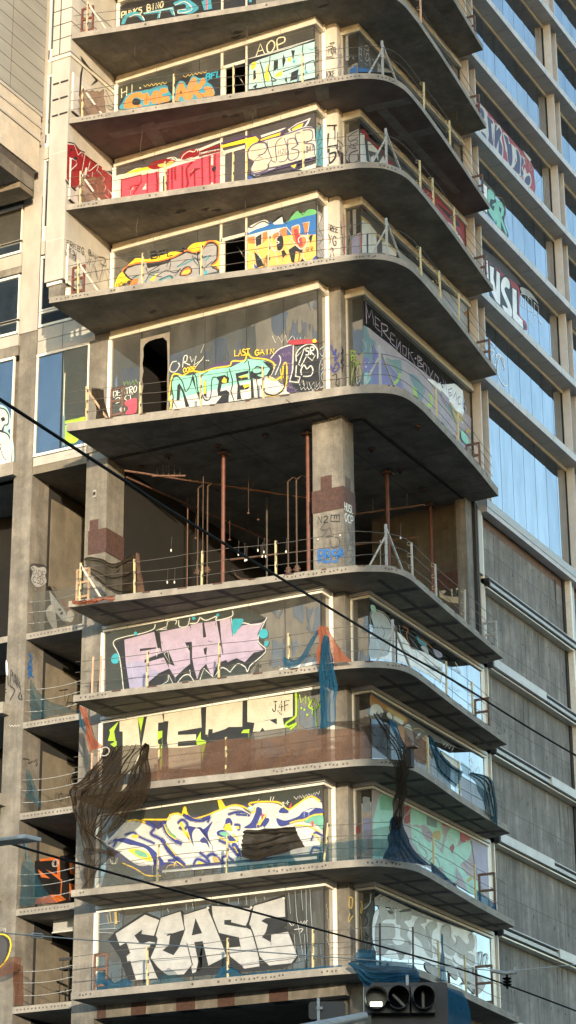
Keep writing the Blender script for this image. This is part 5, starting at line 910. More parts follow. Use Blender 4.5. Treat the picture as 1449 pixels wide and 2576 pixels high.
for k,xs in POSTS.items():
    zt=ZS[k]+thk(k)
    for i,x in enumerate(xs):
        p=at_x(k,x); left=x<900; first_left=(i==0 and left and k<=6)
        nm='guard_post'; lean=Vector((random.uniform(-.03,.03),random.uniform(-.02,.02),0))
        if (k,i)==(9,2): lean=Vector((.14,0,0))
        H=1.1 if not first_left else 1.2
        lab='%s %s guard post from the left, %s'%(ORD[i],'pale' if (k,i) in WHITEP or k in (1,) else 'yellow',BAL[k])
        t=thing(nm,lab,'guard post','timber guard posts along the balcony edges'); t.location=(p.x,p.y,zt)
        b=MB(); top=Vector((0,0,H))+lean
        b.tube([(0,0,0),tuple(top)],.036,M['pink'] if k==1 or (k,i) in ((10,9),) else (M['white'] if (k,i) in WHITEP else M['yellow']),4); b.build('post_shaft',t)
        for h in (.3,.66,1.02):
            b=MB(); c=lean*(h/H); 
            if left: b.box(c.x+.03,c.x+.07,c.y-.05,c.y-.03,h-.03,h+.05,M['wire'])
            else: b.tube([(c.x-.02,c.y-.02,h),(c.x-.11,c.y-.04,h+.01),(c.x-.11,c.y-.04,h+.1),(c.x-.02,c.y-.02,h+.1)],.009,M['yellow'],4)
            b.build('wire_hook',t)
        if left and k>=5:
            b=MB(); c=lean*.5
            for j in range(6): b.box(c.x-.012+.0,c.x+.012,c.y-.041,c.y-.04,.46+j*.045,.487+j*.045,M['joint'])
            b.build('stencil_mark',t)
        if first_left:
            b=MB(); b.tube([(lean.x,lean.y,H-.08),(.62,.25,.03)],.045,M['white'] if k!=5 else M['lumber'],4); b.build('diagonal_brace',t)
for k,x,lab in ((7,231,'short pinkish post by the left column under the lilac lettering'),(7,252,'thin rusty post against the left jamb of the lilac lettering window'),(8,228,'short salmon pink post holding the orange netting'),(8,245,'rear salmon pink post behind the orange netting'),(9,222,'stubby pink post at the left end above the lowest balcony'),(9,1006,'pinkish timber post at the curved corner under the navy netting'),(10,957,'dark red post left of the grey ghost lettering'),(10,1040,'dark red post with three hooks in front of the grey ghost lettering'),(7,998,'dark steel post right behind the grey corner brace under the long black cable')):
    p=at_x(k,x); t=thing('guard_post',lab,'guard post'); t.location=(p.x,p.y,ZS[k]+thk(k)); b=MB(); dark=k==10
    h=1.15 if k!=9 or x>900 else .75
    b.tube([(0,0,0),(.02,0,h)],.028,M['rust'] if dark or x==998 else M['pink'],4); b.build('post_shaft',t)
    for q in (.3,.68,1.04): 
        if q<h: b=MB(); b.tube([(-.02,0,q),(-.1,-.03,q),(-.1,-.03,q+.09),(-.02,0,q+.09)],.008,M['wire'],4); b.build('wire_hook',t)
# grey steel corner braces
for k,x in ((1,None),(2,963),(3,973),(4,974),(5,958),(6,973),(7,990)):
    if x is None: p=Vector((2.5,-.05))
    else: p=at_x(k,x,.12)
    t=thing('corner_brace','grey tripod brace at the curved corner, %s'%BAL[k],'brace','steel tripod braces at the curved corners'); t.location=(p.x,p.y,ZS[k]+thk(k))
    b=MB(); b.tube([(0,0,0),(0,0,1.32)],.045,M['steel'],4); b.build('upright',t)
    b=MB(); b.tube([(0,0,.98),(-.5,-.16,.02)],.032,M['steel'],4); b.build('leg',t)
    b=MB(); b.tube([(0,0,1.22),(.12,.95,.02)],.036,M['steel'],4); b.build('leg',t)
# guard wires
for k in range(0,11):
    P=inset(k,.1); zt=ZS[k]+thk(k)
    for j,h in enumerate((.34,.7,1.05)):
        if k==1 and j==2: continue
        pts=[]; q=list(walk(k,.1,.25))
        for i,p in enumerate(q): pts.append((p.x,p.y,zt+h+.03*math.sin(i*.35+k+j)+random.uniform(-.006,.006)))
        b=MB(); b.tube(pts,.0095,M['wire'],5,False)
        o=b.build('guard_wire'); tag(o,'%s guard wire strung along the %s'%(['lowest','middle','top'][j],BAL[k]),'wire','guard wires strung along the balconies')
# wires of the recessed bays
for k,z in ((6,30.08),(7,27.2),(8,24.33),(9,21.4),(10,18.5)):
    for j,h in enumerate((.35,.72,1.06)):
        b=MB(); pts=[(-10.35+2.05*i/10,.06,z+h-.07*math.sin(math.pi*i/10)) for i in range(11)]; b.tube(pts,.009,M['alu'],5,False)
        for i in (1,2,3,8,9): b.box(pts[i][0]-.015,pts[i][0]+.015,.04,.07,pts[i][2]-.012,pts[i][2]+.012,M['alu'])
        tag(b.build('guard_wire'),'%s wire across the open bay left of the %s'%(['lowest','middle','top'][j],BAL[k]),'wire','guard wires across the open bays')
# ---- nets: ruled sheets with folds
def sheet(name,label,cat,mat,A,B,nu=24,nv=14,fold=.05,nf=7,group=None,dirv=(0,-1,0),parent=None,jag=0,ph=0,ropes=0):
    """A, B: two polylines of 3D points (same direction); ruled surface between them"""
    def res(P,n):
        P=[Vector(p) for p in P]; L=[0]
        for a,c in zip(P,P[1:]): L.append(L[-1]+(c-a).length)
        o=[]; i=0
        for j in range(n+1):
            s=L[-1]*j/n
            while i<len(P)-2 and L[i+1]<s: i+=1
            o.append(P[i].lerp(P[i+1],(s-L[i])/max(1e-9,L[i+1]-L[i])))
        return o
    a=res(cr(A,5),nu); c=res(cr(B,5),nu); d=Vector(dirv); b=MB(); k=b.mi(mat)
    for i in range(nu+1):
        for j in range(nv+1):
            v=j/nv; p=a[i].lerp(c[i],v); amp=fold*math.sin(v*nf*2*math.pi+i*.25+ph+1.3*math.sin(i*.31+v*3))*(.35+.65*math.sin(math.pi*min(1,i/nu+.1)))
            p=p+d*amp+d*fold*.7*math.sin(i*.7+v*5)
            if jag and (j in (0,nv)): p=p+Vector((random.uniform(-jag,jag),0,random.uniform(-jag,jag)))
            b.v.append(tuple(p))
    for i in range(nu):
        for j in range(nv):
            q=i*(nv+1)+j; b.f.append((q,q+1,q+nv+2,q+nv+1)); b.m.append(k)
    o=b.build(name,parent,smooth=True); tag(o,label,cat,group)
    if ropes:
        for q in range(ropes):
            v0=random.uniform(.05,.95); v1=min(.97,max(.03,v0+random.uniform(-.25,.25))); f=MB(); pts=[]
            for i in range(0,nu+1,2):
                t_=i/nu; pts.append(tuple(a[i].lerp(c[i],v0+(v1-v0)*t_)+d*(fold*.8+.03*math.sin(i*.6+q))))
            m_=len(pts); f.tube(pts,[.006+.018*math.sin(math.pi*(.15+.75*j/m_)) for j in range(m_)],mat,7,False); f.build('gathered_fold',o,smooth=True)
    return o
def yp(tf,y,*c): return [bp(tf(c[i],c[i+1]),'y',y) for i in range(0,len(c),2)]
def edge_pts(k,x0,x1,h,d=.06,n=14,dz=0):
    q=[p for p in walk(k,d,.05)]; z=ZS[k]+thk(k); o=[]
    for i in range(n+1):
        X=x0+(x1-x0)*i/n; best=min(q,key=lambda p:abs(proj((p.x,p.y,z))[0]-X)); o.append(Vector((best.x,best.y,z+(h(i/n) if callable(h) else h))))
    return o
z8=Z(390,2700,1.61); z8r=Z(1400,2700,2.498); z9r=Z(1400,3060,2.498); z10r=Z(1400,3460,2.498)
t4=lambda x,y:T(0,4,x,y); t5=lambda x,y:T(0,5,x,y); t13=lambda x,y:T(1,3,x,y); t14=lambda x,y:T(1,4,x,y); t03=lambda x,y:T(0,3,x,y); t15=lambda x,y:T(1,5,x,y)
N=sheet
# brown net all along the netted balcony
N('debris_net','long brown see-through net stretched under the cream lettering','netting',M['n_brown'],edge_pts(8,360,985,lambda t:1.02-.1*math.sin(math.pi*t*3)**2,.05),edge_pts(8,360,985,.02,.05),nu=90,nv=14,fold=.045,nf=2)
N('debris_net','pale brown film hanging behind the yellow posts right of the corner drape','netting',M['n_brown'],[p for p in edge_pts(8,1020,1135,lambda t:1.05-.15*t,.12)],edge_pts(8,1020,1135,.05,.12),nu=24,nv=8,fold=.03,nf=2)
N('debris_net','dark brown netting bunched on the right end of the netted balcony','netting',M['n_red'],edge_pts(8,1160,1232,.75,.14),edge_pts(8,1160,1232,.03,.14),nu=14,nv=8,fold=.05,nf=3)
# large black net at the left
N('debris_net','large torn black net draped from the netted balcony at the far left','netting',M['n_black'],yp(t4,-1.85,815,490,770,560,660,700,535,808,545,900,590,1040,625,1180,640,1260),yp(t4,-1.75,1110,462,1020,600,900,800,830,940,720,1150,780,1200,850,1270,880,1320),nu=44,nv=36,fold=.1,nf=8,ropes=4)
N('debris_net','dark folded tail of black netting right of the large torn net','netting',M['n_black'],yp(t4,-1.95,1110,462,1040,560,960,740,860,900,720,1155),yp(t4,-1.72,1112,462,1132,780,1070,915,960,1020,780,1195),nu=34,nv=30,fold=.1,nf=6,ph=1,ropes=2)
N('debris_net','black net remnant hanging beside the left column onto the balcony of blue outlined lettering','netting',M['n_black'],yp(t5,-1.6,640,-40,640,60,640,200,615,262),yp(t5,-1.55,920,-20,800,60,745,110,690,262),nu=18,nv=12,fold=.08,nf=3)
N('debris_net','thin grey veil over the lower left of the blue outlined lettering','netting',M['n_grey'],yp(t5,-1.5,900,0,1000,60,1230,90,1449,80),yp(t5,-1.5,700,262,900,235,1200,205,1449,170),nu=20,nv=6,fold=.03,nf=1)
# orange net by the left column
N('debris_net','orange net strip trailing down the left column above the pink posts','netting',M['n_orange'],yp(t4,-1.75,598,175,640,300,660,430,670,520),yp(t4,-1.75,650,190,690,330,720,420,790,492),nu=16,nv=10,fold=.05,nf=3)
N('debris_net','blue net strand running beside the orange strip at the left column','netting',M['n_blue'],yp(t4,-1.6,594,200,610,330,650,400,700,500),yp(t4,-1.6,605,190,625,320,690,400,750,480),nu=12,nv=4,fold=.03,nf=2)
# corner of the lilac balcony
N('debris_net','orange net knotted on the wire in front of the corner column','netting',M['n_orange'],yp(t13,-1.2,958,862,958,960,945,1060,938,1145),yp(t13,-1.0,1020,862,1060,935,1130,1050,1205,1128),nu=16,nv=12,fold=.06,nf=3)
N('debris_net','blue net hanging over the slab edge below the orange knot','netting',M['n_blue'],yp(t13,-1.3,1005,935,985,1040,968,1200,972,1340,980,1500,975,1640),yp(t13,-1.3,1022,935,1050,1050,1075,1200,1090,1340,1080,1500,1085,1600),nu=30,nv=18,fold=.07,nf=5,ropes=3)
N('debris_net','sagging blue net sash tied from a yellow post to the orange knot','netting',M['n_blue'],yp(t13,-1.1,690,1090,780,1120,860,1030,950,878),yp(t13,-1.1,700,1175,800,1165,880,1060,962,900),nu=16,nv=6,fold=.04,nf=2)
# corner drape of the netted balcony
C8=lambda *c:[bp(z8r(c[i],c[i+1]),'y',-.75) for i in range(0,len(c),2)]
N('debris_net','dark net draped over the curved corner of the netted balcony, falling in a twisted rope','netting',M['n_black'],C8(0,345,70,430,190,610,320,720,390,820,410,900,395,1050,360,1249,340,1400,350,1480),C8(290,250,330,330,400,440,470,560,500,680,510,800,505,950,490,1100,470,1249,450,1400),nu=50,nv=28,fold=.09,nf=6,ropes=3)
N('debris_net','black net corner behind the dark drape, stretched to the left along the brown net','netting',M['n_black'],C8(-330,365,-200,352,-100,348,0,345),C8(-300,372,-170,400,-60,420,60,450),nu=12,nv=5,fold=.02,nf=1)
N('debris_net','navy net flaring down to the slab below the twisted rope','netting',M['n_navy'],[bp(z9r(a,b_),'y',-.8) for a,b_ in ((360,400),(335,560),(315,690),(262,800))],[bp(z9r(a,b_),'y',-.55) for a,b_ in ((445,380),(500,560),(600,750),(760,880))],nu=24,nv=24,fold=.08,nf=6,ropes=4)
E8=lambda tf,x,*c:[bp(tf(c[i],c[i+1]),'x',x) for i in range(0,len(c),2)]
N('debris_net','narrow bright teal net hanging right of the dark corner drape','netting',M['n_blue'],E8(z8r,2.62,330,325,370,450,420,560,470,640),E8(z8r,2.62,400,368,430,450,470,560,525,645),nu=14,nv=6,fold=.04,nf=2)
N('debris_net','teal net sagging between the two yellow posts of the netted balcony','netting',M['n_tealf'],E8(z8r,2.45,722,490,760,680,830,860,980,1005),E8(z8r,2.4,740,500,830,640,930,760,1065,850),nu=22,nv=18,fold=.07,nf=5,ropes=3)
N('debris_net','teal net hooked over the wire at the right end of the netted balcony','netting',M['n_tealf'],E8(z8r,2.25,1110,880,1180,960,1230,1080,1290,1240),E8(z8r,2.2,1150,855,1335,912,1370,1080,1402,1390),nu=22,nv=18,fold=.08,nf=5,ropes=3)
N('debris_net','faint teal net piece right of the second yellow post on the netted balcony','netting',M['n_teal'],E8(z8r,2.3,1040,745,1050,860),E8(z8r,2.3,1130,820,1110,900),nu=8,nv=6,fold=.03,nf=1)
t=thing('bracket_box','small dark bracket box on the slab edge beside the dark corner drape','bracket'); b=MB(); p=bp(z8r(530,720),'y',.1)
b.box(p.x-.14,p.x+.1,p.y-.1,p.y+.1,p.z-.25,p.z+.3,M['joint']); b.build('box',t); b=MB(); b.box(p.x-.2,p.x+.25,p.y-.14,p.y+.12,p.z+.3,p.z+.34,M['brownframe']); b.build('cap_plate',t)
# balcony with blue outlined lettering
N('debris_net','low teal net strip along the slab edge under the blue outlined lettering','netting',M['n_teal'],edge_pts(9,570,1000,lambda t:.42+.18*t,.05),edge_pts(9,570,1000,.02,.05),nu=36,nv=5,fold=.02,nf=1)
z9=Z(390,3060,1.61)
N('tarp','black tarp hung on the wires in front of the blue outlined lettering','tarp',M['n_tarp'],yp(z9,-1.3,922,338,1030,332,1130,322,1240,312),yp(z9,-1.4,895,500,1000,528,1090,500,1300,440),nu=26,nv=22,fold=.06,nf=5,ropes=4)
N('debris_net','thin dark net between the leaning post and the curved corner above the lowest balcony','netting',M['n_grey'],edge_pts(9,815,1010,lambda t:.5+.55*t,.07),edge_pts(9,815,1010,.1,.07),nu=20,nv=6,fold=.03,nf=1)
N('debris_net','low navy net on the slab edge right of the corner above the grey ghost lettering','netting',M['n_navy'],edge_pts(9,1085,1150,lambda t:.32-.25*t,.05),edge_pts(9,1085,1150,.0,.05),nu=14,nv=4,fold=.03,nf=1)
N('debris_net','blue net heap at the right end above the grey ghost lettering','netting',M['n_blue'],edge_pts(9,1198,1250,lambda t:.35-.1*t,.1),edge_pts(9,1198,1250,.0,.1),nu=10,nv=4,fold=.05,nf=2)
# lowest balcony
N('debris_net','blue net crumpled along the slab under the letter shapes of the silver lettering','netting',M['n_blue'],edge_pts(10,242,330,lambda t:.38*(1-t)+.1+.1*math.sin(t*9),.1),edge_pts(10,242,330,.02,.1),nu=16,nv=5,fold=.06,nf=2,jag=.03)
N('debris_net','peaked blue net piece at the middle of the lowest balcony edge','netting',M['n_teal'],edge_pts(10,380,500,lambda t:.06+.42*max(0,1-abs(t-.37)*3.2),.1),edge_pts(10,380,500,.0,.1),nu=20,nv=5,fold=.03,nf=1)
N('debris_net','blue net bundled around the second yellow post of the lowest balcony','netting',M['n_blue'],edge_pts(10,540,650,lambda t:.42*max(.15,1-abs(t-.3)*2.6),.1),edge_pts(10,540,650,.0,.1),nu=18,nv=5,fold=.06,nf=2,jag=.03)
N('debris_net','thin blue net strip lying along the lowest slab edge left of the corner','netting',M['n_blue'],edge_pts(10,650,860,.07,.08),edge_pts(10,650,860,.0,.02),nu=26,nv=2,fold=.02,nf=1)
C10=lambda *c:[bp(z10r(c[i],c[i+1]),'y',-1.35) for i in range(0,len(c),2)]
N('debris_net','large blue net slung from the curved corner over the traffic signal','netting',M['n_blue'],C10(-60,830,60,800,200,800,400,815,590,855),C10(-50,850,40,960,140,1110,420,1060,640,1010),nu=30,nv=20,fold=.09,nf=4,jag=.02,ropes=3)
N('debris_net','blue net tied up against the corner column above the slung blue net','netting',M['n_blue'],C10(20,720,90,700,180,706),C10(-20,830,90,820,195,812),nu=10,nv=8,fold=.08,nf=2,jag=.02)
N('debris_net','pointed blue net strip hanging on a yellow post before the grey ghost lettering','netting',M['n_blue'],E8(z10r,2.75,848,540,840,760,832,900,830,1005),E8(z10r,2.7,852,545,872,760,885,900,895,1010),nu=18,nv=6,fold=.04,nf=2)
N('debris_net','blue net hanging below the lowest slab to the right of the traffic signal','netting',M['n_blue'],E8(z10r,2.9,900,1065,905,1200,910,1400,910,1600),E8(z10r,2.6,1040,1110,1100,1200,1135,1350,1140,1560),nu=18,nv=10,fold=.05,nf=2)
# bays
N('debris_net','grey see-through net across the tall bay beside the column tag','netting',M['n_grey'],[bp(t03(a,b_),'y',.02) for a,b_ in ((250,615),(400,590),(628,548))],[bp(t03(a,b_),'y',.02) for a,b_ in ((250,905),(400,880),(628,842))],nu=14,nv=8,fold=.03,nf=1)
N('debris_net','pale blue net sagging in the bay left of the lilac lettering balcony','netting',M['n_teal'],[bp(t4(a,b_),'y',.02) for a,b_ in ((230,-30),(340,120),(460,170),(590,215))],[bp(t4(a,b_),'y',.02) for a,b_ in ((230,280),(340,262),(460,240),(592,222))],nu=14,nv=8,fold=.04,nf=2)
N('debris_net','narrow blue net hanging at the left of the bay beside the large torn net','netting',M['n_teal'],[bp(t4(a,b_),'y',.02) for a,b_ in ((200,650),(205,760),(190,860))],[bp(t4(a,b_),'y',.02) for a,b_ in ((210,650),(290,830),(320,955))],nu=10,nv=6,fold=.04,nf=2)
N('debris_net','grey green net drooping across the bay with the red painted wall','netting',M['n_teal'],[bp(t5(a,b_),'y',.02) for a,b_ in ((170,60),(160,200),(150,400))],[bp(t5(a,b_),'y',.02) for a,b_ in ((250,70),(320,240),(430,372))],nu=12,nv=8,fold=.04,nf=2)
N('debris_net','red net bunched over the bottom left corner of the lower left wing','netting',M['n_red'],[bp(t5(a,b_),'y',-.4) for a,b_ in ((-20,950),(40,930),(100,900),(160,860))],[bp(t5(a,b_),'y',-.4) for a,b_ in ((-20,870),(60,800),(100,780),(160,785))],nu=10,nv=6,fold=.05,nf=2)
N('debris_net','red net curtain hanging down the far left column at the bottom','netting',M['n_red'],[bp(t5(a,b_),'y',-.05) for a,b_ in ((110,830),(105,980),(110,1150))],[bp(t5(a,b_),'y',-.05) for a,b_ in ((170,850),(180,1000),(175,1140))],nu=10,nv=6,fold=.04,nf=2)
# open storey: bundled net at the left end
N('debris_net','black net bundled over the wires at the left end of the open storey','netting',M['n_black'],yp(t03,-1.7,648,352,760,350,870,395,1010,315),yp(t03,-1.6,660,448,780,560,900,620,1005,612),nu=24,nv=20,fold=.1,nf=5,jag=.02,ropes=4)
N('debris_net','brown net remnant behind the first yellow post on the open storey','netting',M['n_brown'],yp(t03,-1.5,1025,308,1035,430,1030,610),yp(t03,-1.5,1050,315,1070,470,1092,605),nu=10,nv=5,fold=.04,nf=1)
N('debris_net','tangled brown net lying over the left slab end of the open storey','netting',M['n_orange'],yp(t03,-2.05,545,672,680,660,780,640,870,640),yp(t03,-2.1,555,700,680,690,780,668,865,662),nu=18,nv=6,fold=.07,nf=2,jag=.04)
N('debris_net','small brown net scrap on the slab edge of the open storey near the long cable','netting',M['n_brown'],yp(t13,-1.2,312,430,350,480,400,500,470,500),yp(t13,-1.2,320,470,360,505,420,508,520,498),nu=10,nv=4,fold=.03,nf=1)
N('debris_net','brown net tatters under the post in front of the burnt orange lettering','netting',M['n_brown'],yp(lambda x,y:T(1,1,x,y),-1.1,560,640,562,700,555,760),yp(lambda x,y:T(1,1,x,y),-1.1,585,640,588,700,578,775),nu=8,nv=4,fold=.04,nf=2,jag=.02)
for k,lab in ((2,'brown net scraps tied to the end post beside the orange lettering'),(3,'torn brown net on the end post beside the crimson lettering')):
    A=edge_pts(k,200,262,.95,.12,6); B=edge_pts(k,200,262,.03,.12,6)
    N('debris_net',lab,'netting',M['n_brown'],A,B,nu=10,nv=8,fold=.1,nf=3,jag=.05)
b=MB(); p=bp(t4(790,520),'y',-1.95); b.tube([tuple(p+Vector((.16*math.cos(a*.5),0,.13*math.sin(a*.5)))) for a in range(14)],.018,M['white'],6,False); tag(b.build('rope_coil'),'pale rope loop above the large torn black net','rope')
for (tx,ty,r,lab) in ((855,50,.1,'coil of wire hanging before the black net remnant'),(413,75,.09,'white cable coil hanging in the bay with the red painted wall')):
    p=bp(t5(tx,ty),'y',-1.55 if tx>800 else .05); b=MB()
    for q in (0,.03): b.tube([tuple(p+Vector((r*math.cos(a*.5)+q,q,1.2*r*math.sin(a*.5)))) for a in range(14)],.009,M['white'],5,False)
    tag(b.build('cable_coil'),lab,'cable')
# brown frames at the right slab ends
def frame_gate(k,px,lab,h=1.05,w_=.5,mat='brownframe'):
    p=at_x(k,px,.15); z=ZS[k]+thk(k); t=thing('edge_gate',lab,'edge gate'); t.location=(p.x,p.y,z)
    for dx in (0,1): b=MB(); b.box(-dx*w_-.03,-dx*w_+.03,-.03,.03,0,h,M[mat]); b.build('upright',t)
    for zz in (.12,h*.55,h-.06): b=MB(); b.box(-w_,0,-.025,.025,zz,zz+.07,M[mat]); b.build('rail',t)
for k,px,lab in ((0,1196,'dark guard frame at the right tip of the topmost slab'),(1,1207,'dark guard frame at the right tip of the highest full balcony'),(2,1215,'dark guard frame at the right end beside the purple lettering'),(3,1223,'dark guard frame at the right end beside the pale blue-white lettering'),(4,1233,'dark guard frame at the right end beside the pale looping outline'),(5,1208,'bent dark guard frame above the right tip of the thick slab'),(6,1250,'grey guard frame with tangled wire at the right end of the open storey'),(7,1231,'brown ladder-like frame at the right end of the lilac lettering storey'),(9,1247,'dark ladder-like frame at the right end above the grey ghost lettering'),(10,1240,'brown ladder-like frame at the right end of the lowest balcony')):
    frame_gate(k,px,lab,mat='steel' if k==6 else 'brownframe',w_=.45 if k not in (9,10) else .5,h=1.05 if k<9 else 1.25)
# left end guard frames
for k,px,lab,m in ((1,233,'red brown steel frame at the left end of the highest balcony','redsteel'),(4,210,'red brown frame with lumber at the left end by the black tags','redsteel'),(5,308,'brown slanting frame at the left end of the thick slab','brownframe'),(10,268,'brown steel frame standing in front of the silver lettering at left','brownframe'),(6,222,'old timber frame under the black net at the left end of the open storey','lumber')):
    frame_gate(k,px,lab,mat=m,w_=.42)
t=thing('net_bundle','dark tarp wrapped over the end post beside the red figure','tarp'); p=at_x(5,232,.2)
o=N('wrap','','',M['n_tarp'],[Vector((p.x-.05,p.y,36.95)),Vector((p.x+.1,p.y,36.4)),Vector((p.x+.15,p.y,35.85))],[Vector((p.x+.3,p.y+.1,36.9)),Vector((p.x+.4,p.y+.1,36.4)),Vector((p.x+.55,p.y+.1,35.85))],nu=10,nv=8,fold=.07,nf=2,parent=t)
for q in ('label','category'):
    if q in o: del o[q]
# hanging wires below the soffits
for i,(c,r,x,y0,y1,k,lab) in enumerate([(0,0,1020,312,450,1,'loose wire hanging under the highest slab at left'),(1,0,415,180,330,1,'forked wire hanging above the pale door frame'),(0,0,1068,960,1250,2,'long wire hanging under the reddish soffit'),(1,0,458,830,980,2,'tangled wire hanging above the yellow edged door'),(0,1,1036,335,520,3,'long wire hanging at left over the grey lettering'),(1,1,403,215,340,3,'wire hanging above the dark door beside the burnt orange lettering'),(2,0,178,435,520,1,'short rod under the highest slab at right'),(2,0,548,840,930,1,'bent hook under the highest slab near its right tip'),(2,0,220,1095,1180,2,'short rod under the second slab at right'),(2,1,558,155,230,2,'thin rod under the second slab near its right tip'),(2,1,230,445,590,3,'straight rod under the third slab at right'),(2,1,582,790,840,3,'small rod under the third slab near its right tip'),(2,4,712,400,500,7,'yellow ended rod hanging under the slab beside the teal nets')]):
    D0=T(c,r,x,y0); p=bp(D0,'z',ZS[k]); L_=(y1-y0)/3/88
    b=MB(); pts=[(p.x+.03*math.sin(j*.9)*(1 if y1-y0>150 else .1),p.y,p.z-L_*j/8) for j in range(9)]; b.tube(pts,[.018]+[.008]*8,M['wire'],5,False); tag(b.build('hanging_wire'),lab,'wire')
# ---- open storey: shores, pipes, lamps
for (x,y,zt,lab) in ((-4.05,1.3,35.5,'tall red oxide shoring post standing left in the open storey'),(-1.02,1.2,35.5,'dark red shoring post next to the corner column in the open storey'),(-.25,5.2,35.5,'red brown shoring post right of the corner column in the open storey'),(-.24,8.5,35.5,'dark red shoring post against the bare concrete wall')):
    t=thing('shoring_post',lab,'shoring post','steel shores propping the thick slab'); t.location=(x,y,30.04)
    b=MB(); b.tube([(0,0,0),(0,0,5.3)],.062,M['redsteel'],10); b.build('shaft',t); b=MB(); b.box(-.17,.17,-.17,.17,5.3,5.34,M['brownframe']); b.box(-.07,.07,-.07,.07,5.34,5.45,M['brownframe']); b.build('head_plate',t)
for (x,y,z0,z1,lab) in ((-5.6,2.4,31.2,34.9,'left rusty riser pipe of the left pair in the open storey'),(-5.25,2.4,31.2,34.9,'right rusty riser pipe of the left pair in the open storey'),(-2.25,2.2,30.6,34.4,'left rusty riser pipe of the middle pair in the open storey'),(-1.95,2.2,30.6,34.4,'right rusty riser pipe of the middle pair in the open storey'),(-4.95,1.6,31.9,34.9,'thin rod hanging left of the tall red oxide post'),(-1.22,1.6,32.1,35.4,'slim grey pipe just left of the dark red post by the corner column')):
    t=thing('riser_pipe',lab,'pipe'); b=MB(); r_=.026 if 'riser' in lab else .016
    b.tube([(x,y,z0),(x,y,z1)],r_,M['pipe'],8); b.build('pipe_run',t)
    if 'riser' in lab:
        b=MB(); b.tube([(x,y,z0+.75),(x,y,z0+.95)],.08,M['pipe'],8); b.box(x-.12,x+.12,y-.02,y+.02,z0+.83,z0+.87,M['redsteel']); b.build('valve_flange',t)
        b=MB(); b.tube([(x,y,z1),(x+.03,y+.3,z1+.25),(x+.1,y+1.2,z1+.3)],r_,M['pipe'],8); b.build('bend',t)
for i,(x0,y0,x1,y1,z,lab) in enumerate([(-7.3,.8,-6.0,8,35.05,'long sprinkler pipe slung under the ceiling at the left of the open storey'),(-7.2,.5,-3.0,5.5,35.15,'second sprinkler pipe crossing the open storey ceiling'),(-6.6,1.2,-5.6,1.6,35.1,'short branch pipe at the left edge of the open storey'),(-3,6,.5,6.4,34.6,'dark pipe crossing behind the corner column'),(-7,7,-.5,8,34.2,'deep ceiling pipe at the back of the open storey')]):
    b=MB(); b.tube([(x0,y0,z),(x1,y1,z-.05)],.035,M['brownframe'],8)
    for j in range(1,6): 
        q=j/6; b.tube([(x0+(x1-x0)*q,y0+(y1-y0)*q,z-.02),(x0+(x1-x0)*q,y0+(y1-y0)*q,z+.4)],.012,M['wire'],4)
    tag(b.build('ceiling_pipe'),lab,'pipe')
for i,(c,r,x,y) in enumerate([(1,2,555,705),(1,2,195,785),(0,2,1070,943),(0,2,1270,862),(2,2,122,970),(2,2,285,1105),(1,2,1355,810),(2,2,258,640)]):
    p=bp(T(c,r,x,y),'z',35.49); b=MB(); b.prism([(p.x-.14,p.y),(p.x,p.y-.14),(p.x+.14,p.y),(p.x,p.y+.14)],35.44,35.485,M['brownframe']); b.box(p.x-.03,p.x+.03,p.y-.03,p.y+.03,35.36,35.44,M['joint'])
    tag(b.build('ceiling_anchor'),'dark anchor plate in the open storey ceiling, %s from the left'%(ORD[[2,1,0,5,3,6,4,7][i]] if i<8 else ''),'anchor plate','anchor plates in the open storey ceiling')
M['bulb']=plain('bulb_glass',(.75,.75,.72),.2,var=.05)
for i,(c,r,x,y) in enumerate([(0,3,1291,300),(0,3,1262,540),(0,3,1316,540),(1,3,350,330),(1,3,395,345),(1,3,400,375),(1,3,412,370),(1,3,497,300),(1,3,542,312),(1,3,530,345),(1,3,556,345),(1,3,710,310),(2,3,125,205)]):
    p=bp(T(c,r,x,y),'y',2.3); t=thing('work_lamp','%s pale bulb hanging in the open storey, counted from the left'%(ORD+['ninth','tenth','eleventh','twelfth','last'])[i],'lamp','bulbs hanging in the open storey')
    b=MB(); b.tube([(p.x,p.y,p.z+.09),(p.x,p.y,p.z+.05),(p.x,p.y,p.z)],[.01,.026,.014],M['bulb'],8); b.build('bulb',t); b=MB(); b.tube([(p.x,p.y,p.z+.09),(p.x+.02,p.y,p.z+.5)],.006,M['wire'],4); b.build('flex',t)
for i in range(7):
    x=-6.9+i*.9; y=random.uniform(2.5,7); b=MB(); L_=random.uniform(.3,1.6)
    b.tube([(x,y,35.5),(x,y,35.5-L_)],.006,M['brownframe'],4); b.box(x-.03,x+.03,y-.03,y+.03,35.45-L_,35.5-L_,M['brownframe']); tag(b.build('hanger_rod'),'thin hanger rod under the dark ceiling of the open storey','rod','hanger rods in the open storey')
for i in range(7):
    x=-6.6+i*.8+random.uniform(-.2,.2); y=random.uniform(1.5,3.2); w_=random.uniform(.15,.5); b=MB(); b.box(x,x+w_,y,y+.4,30.05,30.05+random.uniform(.1,.75),random.choice([M['lumber'],M['brownframe'],M['conc'],M['steel']]))
    b.box(x+.03,x+w_*.7,y+.05,y+.3,30.05,30.05+random.uniform(.3,.9),M['lumber']); tag(b.build('rubble_pile'),'low heap of scrap timber and debris on the open storey floor','debris','debris heaps on the open storey floor')
